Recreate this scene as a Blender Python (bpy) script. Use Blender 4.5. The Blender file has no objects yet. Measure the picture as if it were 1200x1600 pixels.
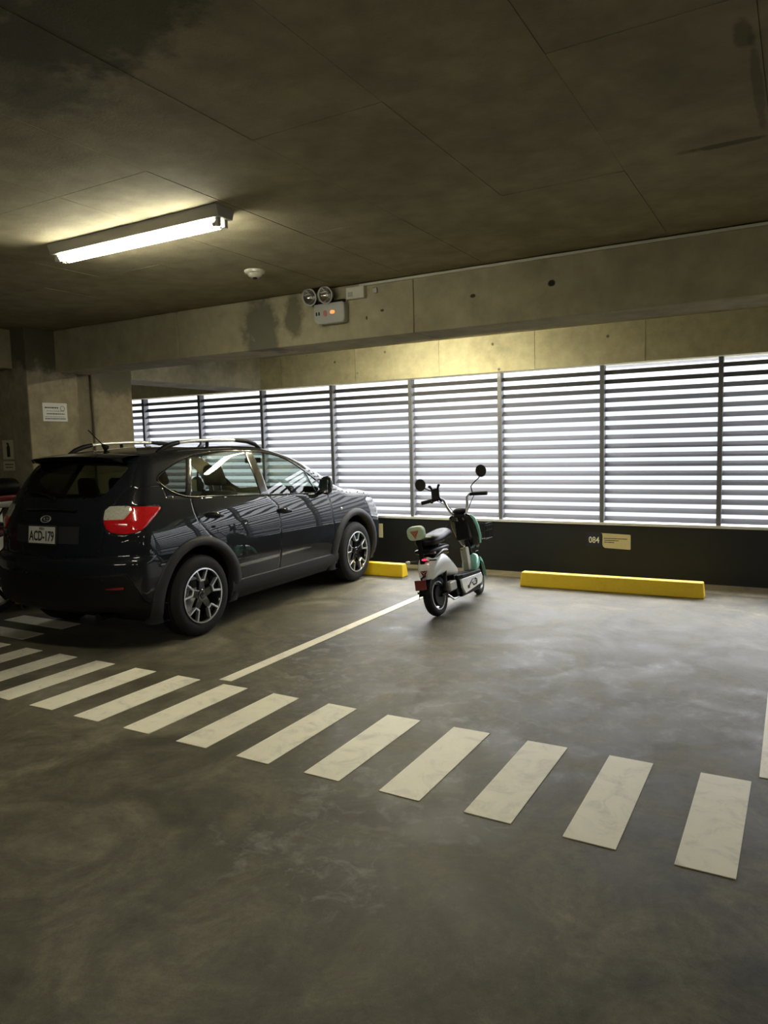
import bpy, bmesh, math, random
import numpy as np
from mathutils import Vector, Matrix
random.seed(7)
SC = bpy.context.scene
COL = SC.collection
# ------------------------------------------------------------------ camera
F_PX, YAW, PITCH, ROLL, CAM_H = 1141.05, math.radians(29.847), math.radians(-5.372), math.radians(-1.494), 1.58
cf = Vector((-math.sin(YAW)*math.cos(PITCH), math.cos(YAW)*math.cos(PITCH), math.sin(PITCH)))
cr = Vector((math.cos(YAW), math.sin(YAW), 0)); cu = cr.cross(cf)
r2 = math.cos(ROLL)*cr + math.sin(ROLL)*cu; u2 = -math.sin(ROLL)*cr + math.cos(ROLL)*cu
cam_d = bpy.data.cameras.new('camera'); cam = bpy.data.objects.new('camera', cam_d); COL.objects.link(cam)
cam_d.sensor_fit = 'VERTICAL'; cam_d.sensor_height = 32.0; cam_d.lens = F_PX/1600*32.0
cam.matrix_world = Matrix(((r2.x, u2.x, -cf.x, 0), (r2.y, u2.y, -cf.y, 0), (r2.z, u2.z, -cf.z, CAM_H), (0, 0, 0, 1)))
cam_d.clip_end = 500
SC.camera = cam
# ------------------------------------------------------------------ sky (hazy overcast, brighter overhead)
SKY = .50; ZEN = 7.2
w = bpy.data.worlds.new('sky'); SC.world = w; w.use_nodes = True
nt = w.node_tree; nt.nodes.clear()
o = nt.nodes.new('ShaderNodeOutputWorld'); bg = nt.nodes.new('ShaderNodeBackground'); tc = nt.nodes.new('ShaderNodeTexCoord')
sx = nt.nodes.new('ShaderNodeSeparateXYZ'); mr = nt.nodes.new('ShaderNodeMapRange'); ra = nt.nodes.new('ShaderNodeValToRGB')
nt.links.new(tc.outputs['Generated'], sx.inputs[0]); nt.links.new(sx.outputs['Z'], mr.inputs[0])
mr.inputs[1].default_value = -1; mr.inputs[2].default_value = 1
nt.links.new(mr.outputs[0], ra.inputs[0]); nt.links.new(ra.outputs[0], bg.inputs[0]); nt.links.new(bg.outputs[0], o.inputs[0])
e = ra.color_ramp.elements; e[0].position = 0; e[0].color = (.11, .11, .11, 1); e[1].position = 1; e[1].color = (.96*ZEN/3, .98*ZEN/3, ZEN/3, 1)
for p_, c_ in ((.42, (.13, .13, .13, 1)), (.485, (.110, .118, .133, 1)), (.52, (.116, .124, .140, 1)), (.60, (.46, .475, .50, 1)), (.70, (1.10, 1.12, 1.17, 1)), (.85, (2.1, 2.13, 2.2, 1))):
    q_ = e.new(p_); q_.color = c_
bg.inputs[1].default_value = 3.0*SKY
# ------------------------------------------------------------------ exposure
SC.view_settings.view_transform = 'Standard'; SC.view_settings.look = 'None'
SC.view_settings.exposure = 2.52; SC.view_settings.gamma = 1.0; SC.view_settings.use_curve_mapping = False
TUBE_W = 14.0          # emission strength of the fluorescent tubes
# ------------------------------------------------------------------ helpers
class MB:
    def __init__(s): s.v = []; s.f = []; s.uv = None
    def add(s, vs, fs, M=None):
        n = len(s.v)
        for p in vs:
            p = Vector(p)
            if M is not None: p = M @ p
            s.v.append((p.x, p.y, p.z))
        s.f += [tuple(i+n for i in f) for f in fs]; return s
    def box(s, a, b, M=None, taper=None):
        x0, y0, z0 = a; x1, y1, z1 = b; t = taper or (0, 0)
        vs = [(x0, y0, z0), (x1, y0, z0), (x1, y1, z0), (x0, y1, z0),
              (x0+t[0], y0+t[1], z1), (x1-t[0], y0+t[1], z1), (x1-t[0], y1-t[1], z1), (x0+t[0], y1-t[1], z1)]
        return s.add(vs, [(0, 3, 2, 1), (4, 5, 6, 7), (0, 1, 5, 4), (1, 2, 6, 5), (2, 3, 7, 6), (3, 0, 4, 7)], M)
    def prism(s, pts, z0, z1, M=None):
        """polygon in xy extruded z0..z1"""
        n = len(pts)
        vs = [(p[0], p[1], z0) for p in pts] + [(p[0], p[1], z1) for p in pts]
        fs = [tuple(reversed(range(n))), tuple(range(n, 2*n))] + [(i, (i+1) % n, n+(i+1) % n, n+i) for i in range(n)]
        return s.add(vs, fs, M)
    def lathe(s, prof, n=24, M=None, a0=0.0, a1=2*math.pi, cap=False):
        """profile (r, h) about z"""
        full = abs(a1-a0-2*math.pi) < 1e-6; m = n if full else n+1; vs = []
        for i in range(m):
            a = a0+(a1-a0)*i/n
            vs += [(r*math.cos(a), r*math.sin(a), h) for r, h in prof]
        k = len(prof); fs = []
        for i in range(n):
            j = (i+1) % m
            for q in range(k-1): fs.append((i*k+q, j*k+q, j*k+q+1, i*k+q+1))
        if cap and full:
            fs.append(tuple(i*k for i in reversed(range(n)))); fs.append(tuple(i*k+k-1 for i in range(n)))
        return s.add(vs, fs, M)
    def cyl(s, a, b, r, n=12, r1=None):
        a = Vector(a); b = Vector(b); d = b-a; L = d.length
        M = Matrix.Translation(a) @ d.to_track_quat('Z', 'Y').to_matrix().to_4x4()
        r1 = r if r1 is None else r1
        return s.lathe([(0.0001, 0), (r, 0), (r1, L), (0.0001, L)], n, M)
    def tube(s, pts, r, n=8, closed=False, radii=None, flat=1.0):
        P = [Vector(p) for p in pts]; m = len(P); vs = []; up = None
        for i, p in enumerate(P):
            if closed: t = (P[(i+1) % m]-P[i-1]).normalized()
            else: t = (P[min(i+1, m-1)]-P[max(i-1, 0)]).normalized()
            if up is None:
                up = Vector((0, 0, 1)) if abs(t.z) < .9 else Vector((0, 1, 0))
            sd = t.cross(up)
            if sd.length < 1e-6: sd = t.cross(Vector((1, 0, 0)))
            sd.normalize(); up = sd.cross(t).normalized()
            rr = radii[i] if radii else r
            for k in range(n):
                a = 2*math.pi*k/n; vs.append(p+sd*(math.cos(a)*rr)+up*(math.sin(a)*rr*flat))
        fs = []
        for i in range(m if closed else m-1):
            j = (i+1) % m
            for k in range(n): fs.append((i*n+k, i*n+(k+1) % n, j*n+(k+1) % n, j*n+k))
        if not closed: fs.append(tuple(reversed(range(n)))); fs.append(tuple(range((m-1)*n, m*n)))
        return s.add(vs, fs)
    def loft(s, rings, M=None, cap=True, closed=True):
        n = len(rings[0]); vs = [p for r in rings for p in r]; fs = []
        for i in range(len(rings)-1):
            for k in range(n if closed else n-1):
                k2 = (k+1) % n; fs.append((i*n+k, i*n+k2, (i+1)*n+k2, (i+1)*n+k))
        if cap: fs.append(tuple(reversed(range(n)))); fs.append(tuple(range((len(rings)-1)*n, len(rings)*n)))
        return s.add(vs, fs, M)
    def grid(s, fn, nu, nv):
        vs = [fn(i/nu, j/nv) for i in range(nu+1) for j in range(nv+1)]
        fs = [(i*(nv+1)+j, (i+1)*(nv+1)+j, (i+1)*(nv+1)+j+1, i*(nv+1)+j+1) for i in range(nu) for j in range(nv)]
        return s.add(vs, fs)
    def build(s, name, mat, parent=None, smooth=None, bevel=0, seg=2, subsurf=0, solid=0, label=None, loc=None, rotz=0):
        me = bpy.data.meshes.new(name); me.from_pydata(s.v, [], s.f); me.validate(); me.materials.append(mat)
        bm = bmesh.new(); bm.from_mesh(me); bmesh.ops.recalc_face_normals(bm, faces=bm.faces); bm.to_mesh(me); bm.free()
        ob = bpy.data.objects.new(name, me); COL.objects.link(ob)
        if parent is not None: ob.parent = parent
        if loc is not None: ob.location = loc
        ob.rotation_euler[2] = rotz
        if smooth is not None:
            me.polygons.foreach_set('use_smooth', [True]*len(me.polygons)); me.set_sharp_from_angle(angle=math.radians(smooth))
        if solid:
            m = ob.modifiers.new('solid', 'SOLIDIFY'); m.thickness = solid; m.offset = -1
        if bevel:
            m = ob.modifiers.new('bevel', 'BEVEL'); m.width = bevel; m.segments = seg; m.limit_method = 'ANGLE'; m.angle_limit = math.radians(40)
        if subsurf:
            m = ob.modifiers.new('sub', 'SUBSURF'); m.levels = subsurf; m.render_levels = subsurf
        if label: ob['label'] = label
        return ob
def empty(name, loc=(0, 0, 0), rotz=0):
    ob = bpy.data.objects.new(name, None); COL.objects.link(ob); ob.location = loc; ob.rotation_euler[2] = rotz
    ob.empty_display_size = .1; return ob
def tag(ob, label, cat, group=None):
    ob['label'] = label; ob['category'] = cat
    if group: ob['group'] = group
    return ob
def struct(ob, label=None):
    ob['kind'] = 'structure'
    if label: ob['label'] = label
    return ob
def text(name, body, size, mat, M, parent=None, align='CENTER', ext=.0004, sx=1.0, bold=0):
    cu_ = bpy.data.curves.new(name, 'FONT'); cu_.body = body; cu_.size = size; cu_.align_x = align; cu_.align_y = 'CENTER'
    cu_.extrude = ext; cu_.offset = bold; cu_.resolution_u = 3
    tmp = bpy.data.objects.new('tmp', cu_); COL.objects.link(tmp); bpy.context.view_layer.update()
    me = bpy.data.meshes.new_from_object(tmp); bpy.data.objects.remove(tmp); me.materials.clear(); me.materials.append(mat)
    ob = bpy.data.objects.new(name, me); COL.objects.link(ob); ob['kind'] = 'stuff'
    if parent is not None: ob.parent = parent
    ob.matrix_local = M @ Matrix.Diagonal((sx, 1, 1, 1)); return ob
def frame(origin, xdir, ydir):
    x = Vector(xdir).normalized(); y = Vector(ydir).normalized(); z = x.cross(y).normalized()
    return Matrix(((x.x, y.x, z.x, origin[0]), (x.y, y.y, z.y, origin[1]), (x.z, y.z, z.z, origin[2]), (0, 0, 0, 1)))
def ell(cx, cy, cz, rx, ry, rz, mb=None, n=20, m=12, M=None):
    mb = mb or MB(); vs = []; fs = []
    for i in range(m+1):
        a = math.pi*i/m
        for k in range(n):
            b = 2*math.pi*k/n; vs.append((cx+rx*math.sin(a)*math.cos(b), cy+ry*math.sin(a)*math.sin(b), cz+rz*math.cos(a)))
    for i in range(m):
        for k in range(n): fs.append((i*n+k, i*n+(k+1) % n, (i+1)*n+(k+1) % n, (i+1)*n+k))
    return mb.add(vs, fs, M)
def rrect(w_, h_, r, n=5, cx=0, cy=0):
    pts = []
    for (sx_, sy_, a0) in ((1, 1, 0), (-1, 1, 90), (-1, -1, 180), (1, -1, 270)):
        for i in range(n+1):
            a = math.radians(a0+90*i/n); pts.append((cx+sx_*(w_/2-r)+r*math.cos(a), cy+sy_*(h_/2-r)+r*math.sin(a)))
    return pts
# ------------------------------------------------------------------ materials
def new_mat(name):
    m = bpy.data.materials.new(name); m.use_nodes = True; m.node_tree.nodes.clear(); return m, m.node_tree
def L(nt, a, b): nt.links.new(a, b)
def principled(name, col, rough=.5, metal=0, coat=0, noise=None, bump=0, bscale=60, spec=.5, coat_rough=.03, emis=None, estr=0):
    m, t = new_mat(name); out = t.nodes.new('ShaderNodeOutputMaterial'); b = t.nodes.new('ShaderNodeBsdfPrincipled'); L(t, b.outputs[0], out.inputs[0])
    b.inputs['Base Color'].default_value = (*col, 1); b.inputs['Roughness'].default_value = rough; b.inputs['Metallic'].default_value = metal
    b.inputs['Coat Weight'].default_value = coat; b.inputs['Coat Roughness'].default_value = coat_rough; b.inputs['Specular IOR Level'].default_value = spec
    if emis: b.inputs['Emission Color'].default_value = (*emis, 1); b.inputs['Emission Strength'].default_value = estr
    tc = t.nodes.new('ShaderNodeTexCoord')
    if noise:
        sc, amt = noise; n = t.nodes.new('ShaderNodeTexNoise'); n.inputs['Scale'].default_value = sc; n.inputs['Detail'].default_value = 6
        L(t, tc.outputs['Object'], n.inputs['Vector']); mx = t.nodes.new('ShaderNodeMix'); mx.data_type = 'RGBA'
        mx.inputs[6].default_value = (*[c*(1-amt) for c in col], 1); mx.inputs[7].default_value = (*[min(1, c*(1+amt)) for c in col], 1)
        L(t, n.outputs['Fac'], mx.inputs[0]); L(t, mx.outputs[2], b.inputs['Base Color'])
    if bump:
        n = t.nodes.new('ShaderNodeTexNoise'); n.inputs['Scale'].default_value = bscale; L(t, tc.outputs['Object'], n.inputs['Vector'])
        bp = t.nodes.new('ShaderNodeBump'); bp.inputs['Strength'].default_value = bump; bp.inputs['Distance'].default_value = .002
        L(t, n.outputs['Fac'], bp.inputs['Height']); L(t, bp.outputs[0], b.inputs['Normal'])
    return m
def noise_node(t, vec, scale, detail=6, rough=.6, dist=0.0):
    n = t.nodes.new('ShaderNodeTexNoise'); n.inputs['Scale'].default_value = scale; n.inputs['Detail'].default_value = detail
    n.inputs['Roughness'].default_value = rough; n.inputs['Distortion'].default_value = dist; L(t, vec, n.inputs['Vector']); return n.outputs['Fac']
def ramp(t, fac, stops):
    r = t.nodes.new('ShaderNodeValToRGB'); L(t, fac, r.inputs[0]); e = r.color_ramp.elements
    e[0].position, e[0].color = stops[0][0], (*stops[0][1], 1); e[1].position, e[1].color = stops[-1][0], (*stops[-1][1], 1)
    for p, c in stops[1:-1]: q = e.new(p); q.color = (*c, 1)
    return r.outputs[0]
def mixc(t, fac, a, b, mode='MIX'):
    m = t.nodes.new('ShaderNodeMix'); m.data_type = 'RGBA'; m.blend_type = mode
    for i, v in ((0, fac), (6, a), (7, b)):
        if isinstance(v, (int, float)): m.inputs[i].default_value = v
        elif isinstance(v, tuple): m.inputs[i].default_value = (*v, 1)
        else: L(t, v, m.inputs[i])
    return m.outputs[2]
def math_(t, op, a, b=0.0):
    m = t.nodes.new('ShaderNodeMath'); m.operation = op
    for i, v in enumerate((a, b)):
        if isinstance(v, (int, float)): m.inputs[i].default_value = v
        else: L(t, v, m.inputs[i])
    return m.outputs[0]
def blob(t, pos, c, r, ns, amt=.5):
    """soft-edged irregular stain and shade mask around world point c with radii r"""
    v = t.nodes.new('ShaderNodeVectorMath'); v.operation = 'SUBTRACT'; L(t, pos, v.inputs[0]); v.inputs[1].default_value = c
    d = t.nodes.new('ShaderNodeVectorMath'); d.operation = 'DIVIDE'; L(t, v.outputs[0], d.inputs[0]); d.inputs[1].default_value = r
    l = t.nodes.new('ShaderNodeVectorMath'); l.operation = 'LENGTH'; L(t, d.outputs[0], l.inputs[0])
    k = math_(t, 'ADD', l.outputs['Value'], math_(t, 'MULTIPLY', math_(t, 'SUBTRACT', ns, .5), amt*4))
    mr = t.nodes.new('ShaderNodeMapRange'); L(t, k, mr.inputs[0]); mr.inputs[1].default_value = .75; mr.inputs[2].default_value = 1.15
    mr.inputs[3].default_value = 1; mr.inputs[4].default_value = 0; return mr.outputs[0]
def concrete(name, base, dark, light, sc=1.2, rough=.85, stains_shade=(), pits=0.0):
    m, t = new_mat(name); out = t.nodes.new('ShaderNodeOutputMaterial'); b = t.nodes.new('ShaderNodeBsdfPrincipled'); L(t, b.outputs[0], out.inputs[0])
    g = t.nodes.new('ShaderNodeNewGeometry'); pos = g.outputs['Position']
    n1 = noise_node(t, pos, sc, 8, .62, .4); n2 = noise_node(t, pos, sc*7, 6, .6); n3 = noise_node(t, pos, 90, 3, .6); n4 = noise_node(t, pos, 5.5, 5, .6)
    c = ramp(t, n1, [(.30, dark), (.50, base), (.72, light)])
    c = mixc(t, .55, c, ramp(t, n2, [(.3, (.35, .35, .35)), (.7, (.66, .66, .66))]), 'OVERLAY')
    for (cc, rr, colr, st) in stains_shade:
        c = mixc(t, math_(t, 'MULTIPLY', blob(t, pos, cc, rr, n4), st), c, colr)
    if pits:
        vo = t.nodes.new('ShaderNodeTexVoronoi'); vo.inputs['Scale'].default_value = 3.1; L(t, pos, vo.inputs['Vector'])
        pm = t.nodes.new('ShaderNodeMapRange'); L(t, vo.outputs['Distance'], pm.inputs[0]); pm.inputs[1].default_value = .03; pm.inputs[2].default_value = .075
        pm.inputs[3].default_value = pits; pm.inputs[4].default_value = 0; c = mixc(t, pm.outputs[0], c, (.03, .028, .02))
    L(t, c, b.inputs['Base Color']); b.inputs['Roughness'].default_value = rough; b.inputs['Specular IOR Level'].default_value = .3
    h = math_(t, 'ADD', n3, math_(t, 'MULTIPLY', n2, 2.0)); bp = t.nodes.new('ShaderNodeBump'); bp.inputs['Strength'].default_value = .35; bp.inputs['Distance'].default_value = .004
    L(t, h, bp.inputs['Height']); L(t, bp.outputs[0], b.inputs['Normal']); return m
M_ = {}
OL = (.235, .215, .15)
M_['ceiling'] = concrete('ceiling_concrete', (.34, .30, .188), (.27, .237, .147), (.41, .365, .235), .9, .9, stains_shade=[
    ((-1.9, 1.55, 2.82), (.42, .22, .3), (.085, .078, .055), .75), ((-2.3, 1.55, 2.82), (.35, .30, .3), (.11, .10, .08), .6),
    ((-.32, 3.57, 2.82), (.15, .03, .3), (.09, .08, .045), .75), ((-.17, 3.05, 2.82), (.018, .45, .3), (.14, .125, .08), .6), ((-.19, 2.65, 2.82), (.03, .12, .3), (.10, .09, .05), .6)])
M_['beam'] = concrete('beam_concrete', (.38, .338, .212), (.29, .26, .163), (.45, .405, .265), .8, .85, stains_shade=[
    ((-4.0, 5.0, 2.60), (.19, .3, .34), (.13, .125, .09), .8), ((-3.70, 5.0, 2.64), (.11, .3, .18), (.13, .12, .075), .8),
    ((-1.508, 5.0, 2.635), (.025, .1, .02), (.03, .028, .015), 1), ((-2.085, 5.0, 2.62), (.02, .1, .012), (.05, .045, .03), 1),
    ((-2.84, 5.0, 2.60), (.02, .1, .012), (.06, .05, .03), 1), ((-2.98, 5.0, 2.56), (.012, .1, .02), (.08, .07, .04), 1)])
M_['lintel'] = concrete('lintel_concrete', (.56, .52, .36), (.43, .40, .28), (.64, .60, .43), 1.1, .85, pits=.8)
M_['crossbeam'] = concrete('cross_beam_concrete', (.45, .43, .35), (.28, .27, .21), (.42, .41, .34), 1.1, .85)
M_['column'] = concrete('column_concrete', (.34, .288, .19), (.26, .222, .147), (.40, .345, .24), 1.6, .85, stains_shade=[
    ((-6.75, 4.9, 2.75), (.6, .9, .34), (.10, .092, .06), .85), ((-6.75, 5.75, 2.45), (.6, .35, .26), (.13, .125, .095), .8), ((-6.75, 5.35, 2.0), (.3, .12, 1.2), (.17, .15, .10), .6)])  # last patch paints the groove's shade into the column colour
M_['sidewall'] = concrete('side_wall_concrete', (.20, .19, .13), (.12, .115, .08), (.26, .25, .17), 1.0, .9)
M_['tan_strip'] = concrete('tan_edge', (.27, .235, .17), (.20, .17, .12), (.34, .30, .22), 3, .95)
def floor_mat():
    m, t = new_mat('polished_concrete_floor'); out = t.nodes.new('ShaderNodeOutputMaterial'); b = t.nodes.new('ShaderNodeBsdfPrincipled'); L(t, b.outputs[0], out.inputs[0])
    g = t.nodes.new('ShaderNodeNewGeometry'); pos = g.outputs['Position']
    n1 = noise_node(t, pos, .55, 6, .6, .5); n2 = noise_node(t, pos, 2.6, 9, .66, .9); n3 = noise_node(t, pos, 9, 8, .65, .6); n4 = noise_node(t, pos, 160, 2, .5)
    c = ramp(t, n1, [(.32, (.232, .205, .125)), (.5, (.28, .25, .165)), (.7, (.335, .303, .22))])
    c = mixc(t, 1.0, c, ramp(t, n2, [(.30, (.36, .36, .36)), (.48, (.55, .55, .55)), (.58, (.72, .72, .72)), (.70, (1, 1, 1))]), 'MULTIPLY')
    n6 = noise_node(t, pos, 1.25, 8, .7, 1.8); c = mixc(t, 1.0, c, ramp(t, n6, [(.35, (.52, .52, .52)), (.48, (.76, .76, .76)), (.62, (1, 1, 1))]), 'MULTIPLY')
    n5 = noise_node(t, pos, 24, 6, .72, .8); c = mixc(t, 1.0, c, ramp(t, n5, [(.30, (.72, .72, .72)), (.70, (1, 1, 1))]), 'MULTIPLY')
    # scuffed pale patches where tyres have worn the sealer
    msk = math_(t, 'MAXIMUM', blob(t, pos, (-1.6, 4.4, 0), (1.9, .9, 1), n2, .8), math_(t, 'MAXIMUM', blob(t, pos, (-1.55, 2.55, 0), (.5, .7, 1), n2, .9), blob(t, pos, (-2.85, 3.95, 0), (.35, .3, 1), n2, .9)))
    sc = math_(t, 'MULTIPLY', msk, ramp(t, n3, [(.50, (0, 0, 0)), (.72, (1, 1, 1))]))
    c = mixc(t, math_(t, 'MULTIPLY', sc, .55), c, (.36, .34, .31))
    c = mixc(t, .35, c, ramp(t, n4, [(.3, (.36, .36, .36)), (.7, (.64, .64, .64))]), 'OVERLAY')
    L(t, c, b.inputs['Base Color'])
    r = ramp(t, n2, [(.3, (.42, .42, .42)), (.7, (.66, .66, .66))]); L(t, r, b.inputs['Roughness']); b.inputs['Specular IOR Level'].default_value = .30
    bp = t.nodes.new('ShaderNodeBump'); bp.inputs['Strength'].default_value = .25; bp.inputs['Distance'].default_value = .003
    L(t, math_(t, 'ADD', n3, math_(t, 'MULTIPLY', n4, .3)), bp.inputs['Height']); L(t, bp.outputs[0], b.inputs['Normal']); return m
M_['floor'] = floor_mat()
def paint_mat(name, col, worn, amt):
    m, t = new_mat(name); out = t.nodes.new('ShaderNodeOutputMaterial'); b = t.nodes.new('ShaderNodeBsdfPrincipled'); L(t, b.outputs[0], out.inputs[0])
    g = t.nodes.new('ShaderNodeNewGeometry'); pos = g.outputs['Position']
    n2 = noise_node(t, pos, 5, 9, .7, 1.2); n3 = noise_node(t, pos, 60, 4, .6)
    c = ramp(t, n2, [(.30, worn), (.30+amt, col), (.8, tuple(min(1, x*1.08) for x in col))]); c = mixc(t, .3, c, ramp(t, n3, [(.3, (.4, .4, .4)), (.7, (.6, .6, .6))]), 'OVERLAY')
    L(t, c, b.inputs['Base Color']); b.inputs['Roughness'].default_value = .5; return m
M_['stripe'] = paint_mat('road_paint_white', (.87, .82, .65), (.64, .60, .48), .18)
M_['yellow'] = paint_mat('yellow_paint', (.82, .56, .015), (.62, .42, .02), .12)
M_['blackwall'] = principled('black_wall_paint', (.0065, .0085, .013), .55, noise=(2, .3), bump=.2)
M_['post'] = principled('grey_steel_post', (.17, .175, .19), .45, .2, noise=(3, .1))
M_['slat'] = principled('grey_louvre_metal', (.068, .066, .076), .5, .0, noise=(2, .12))
M_['sill'] = principled('white_sill_paint', (.75, .77, .80), .5, noise=(5, .05))
M_['white_plastic'] = principled('white_plastic', (.62, .60, .48), .45, noise=(8, .04))
M_['lamp_body'] = principled('lamp_white_enamel', (.42, .41, .37), .4, noise=(8, .04))
M_['grey_plastic'] = principled('grey_plastic', (.42, .42, .37), .4, noise=(8, .05))
M_['dark_plastic'] = principled('dark_plastic', (.006, .006, .0065), .5, noise=(15, .2), spec=.2)
M_['black_gloss'] = principled('black_gloss_plastic', (.008, .008, .010), .18, noise=(10, .2), coat=.6)
M_['cladding'] = principled('grey_cladding_plastic', (.024, .0245, .027), .55, noise=(40, .12), bump=.15, bscale=300, spec=.25)
M_['rubber'] = principled('tyre_rubber', (.009, .009, .0095), .72, noise=(30, .25), spec=.3, bump=.2, bscale=120)
M_['chrome'] = principled('polished_metal', (.75, .76, .78), .12, 1.0, noise=(6, .03))
M_['silver'] = principled('machined_silver', (.72, .73, .75), .30, .85, noise=(20, .05))
M_['rail'] = principled('satin_silver_rail', (.80, .80, .78), .33, .6, noise=(9, .03))
M_['car_paint'] = principled('dark_grey_metallic_paint', (.008, .0095, .013), .5, .0, coat=.85, noise=(300, .12), coat_rough=.012, spec=.05)
M_['carbon_in'] = principled('interior_cloth', (.022, .022, .022), .9, noise=(60, .2))
M_['interior'] = principled('interior_trim', (.045, .045, .042), .8, noise=(30, .15))
M_['red_lens'] = principled('red_lens', (.55, .008, .012), .12, coat=1.0, noise=(70, .35), emis=(.6, .01, .01), estr=0)
M_['clear_lens'] = principled('clear_lens', (.62, .60, .50), .15, .25, coat=1.0, noise=(80, .35))
M_['headlamp'] = principled('headlamp_lens', (.30, .31, .32), .10, .5, coat=1.0, noise=(60, .4))
M_['badge'] = principled('bright_badge_metal', (.85, .86, .88), .32, .8, noise=(9, .03))
M_['dark_red'] = principled('dark_red_reflector', (.16, .012, .014), .2, coat=.8, noise=(80, .3))
M_['plate'] = principled('plate_white', (.62, .61, .56), .4, noise=(20, .08))
M_['ink'] = principled('black_ink', (.012, .012, .012), .5, noise=(20, .1))
M_['paper'] = principled('white_paper', (.80, .80, .78), .6, noise=(12, .04))
M_['cream'] = principled('cream_plastic_sign', (.66, .60, .40), .5, noise=(12, .05))
M_['white_ink'] = principled('white_lettering', (.85, .86, .86), .5, noise=(12, .03))
M_['navy'] = principled('navy_sign_paint', (.010, .012, .045), .5, noise=(8, .1))
M_['sc_white'] = principled('scooter_pearl_white', (.86, .88, .86), .18, coat=1.0, noise=(6, .03))
M_['mint'] = principled('scooter_mint', (.32, .74, .60), .2, coat=1.0, noise=(6, .05))
M_['pale_green'] = principled('pale_green_vinyl', (.50, .62, .44), .4, noise=(9, .06))
M_['orange_red'] = principled('orange_red_emblem', (.48, .12, .06), .35, noise=(20, .1))
M_['stem_cream'] = principled('cream_stem_cover', (.58, .57, .46), .4, noise=(9, .06))
M_['seat_vinyl'] = principled('black_seat_vinyl', (.006, .006, .008), .34, noise=(30, .2), spec=.35, bump=.1, bscale=200)
M_['red_lamp'] = principled('lit_red_lamp', (.7, .02, .05), .3, emis=(1, .06, .15), estr=.16, noise=(9, .05))
M_['led'] = principled('orange_indicator', (.9, .25, .08), .3, emis=(1, .22, .06), estr=.30, noise=(9, .05))
M_['green_led'] = principled('pink_button', (.45, .16, .14), .4, noise=(9, .1))
M_['moto_red'] = principled('motorcycle_red', (.16, .012, .02), .25, coat=1, noise=(10, .1))
M_['mirror'] = principled('mirror_glass', (.75, .76, .76), .03, 1.0, noise=(5, .01))
def glass(name, tint, gl=1.0):
    m, t = new_mat(name); out = t.nodes.new('ShaderNodeOutputMaterial'); tr = t.nodes.new('ShaderNodeBsdfTransparent'); tr.inputs[0].default_value = (*tint, 1)
    g = t.nodes.new('ShaderNodeBsdfGlossy'); g.inputs['Roughness'].default_value = .01; g.inputs[0].default_value = (gl, gl, gl, 1)
    fr = t.nodes.new('ShaderNodeFresnel'); gm_ = t.nodes.new('ShaderNodeNewGeometry'); L(t, math_(t, 'SUBTRACT', 1.52, math_(t, 'MULTIPLY', gm_.outputs['Backfacing'], 1.52-1/1.52)), fr.inputs[0]); tc = t.nodes.new('ShaderNodeTexCoord'); n = noise_node(t, tc.outputs['Object'], 1.5, 2)
    mx = t.nodes.new('ShaderNodeMixShader'); L(t, math_(t, 'MULTIPLY', fr.outputs[0], math_(t, 'ADD', .94, math_(t, 'MULTIPLY', n, .12))), mx.inputs[0])
    L(t, tr.outputs[0], mx.inputs[1]); L(t, g.outputs[0], mx.inputs[2]); L(t, mx.outputs[0], out.inputs[0]); return m
M_['glass'] = glass('clear_car_glass', (.72, .80, .74))
M_['dark_glass'] = glass('privacy_glass', (.16, .17, .14))
def emit(name, col, s):
    m, t = new_mat(name); out = t.nodes.new('ShaderNodeOutputMaterial'); e_ = t.nodes.new('ShaderNodeEmission'); e_.inputs[1].default_value = s
    tc = t.nodes.new('ShaderNodeTexCoord'); n = noise_node(t, tc.outputs['Object'], 4, 1)
    L(t, mixc(t, n, tuple(c*.98 for c in col), col), e_.inputs[0]); L(t, e_.outputs[0], out.inputs[0]); return m
M_['tube'] = emit('fluorescent_glow', (1.0, .97, .80), TUBE_W)
M_['tube_warm'] = emit('fluorescent_glow_warm', (1.0, .92, .62), TUBE_W*2.5)
# ---------- car body surface (local frame: x right, y forward from the rear axle, z up) ----------
def pchip(xs, ys):
    xs = np.array(xs, float); ys = np.array(ys, float)
    h = np.diff(xs); d = np.diff(ys) / h
    m = np.zeros_like(ys); m[0] = d[0]; m[-1] = d[-1]
    for i in range(1, len(xs) - 1):
        if d[i-1] * d[i] > 0:
            w1 = 2*h[i] + h[i-1]; w2 = h[i] + 2*h[i-1]
            m[i] = (w1 + w2) / (w1 / d[i-1] + w2 / d[i])
    def f(x):
        x = np.clip(x, xs[0], xs[-1]); i = np.clip(np.searchsorted(xs, x) - 1, 0, len(h) - 1)
        t = (x - xs[i]) / h[i]; t2 = t*t; t3 = t2*t
        return (2*t3-3*t2+1)*ys[i] + (t3-2*t2+t)*h[i]*m[i] + (-2*t3+3*t2)*ys[i+1] + (t3-t2)*h[i]*m[i+1]
    return f
W_Z = pchip([.16, .22, .30, .40, .50, .60, .70, .80, .90, .98, 1.05, 1.12, 1.30, 1.45, 1.55, 1.66],
            [.76, .800, .842, .862, .876, .884, .884, .877, .862, .844, .826, .803, .738, .672, .622, .56])
P_Y = pchip([-1.0, -.6, -.2, .3, 1.3, 2.2, 2.7, 3.2, 3.6], [.955, .975, .99, 1.0, 1.0, 1.0, .995, .975, .92])
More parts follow.
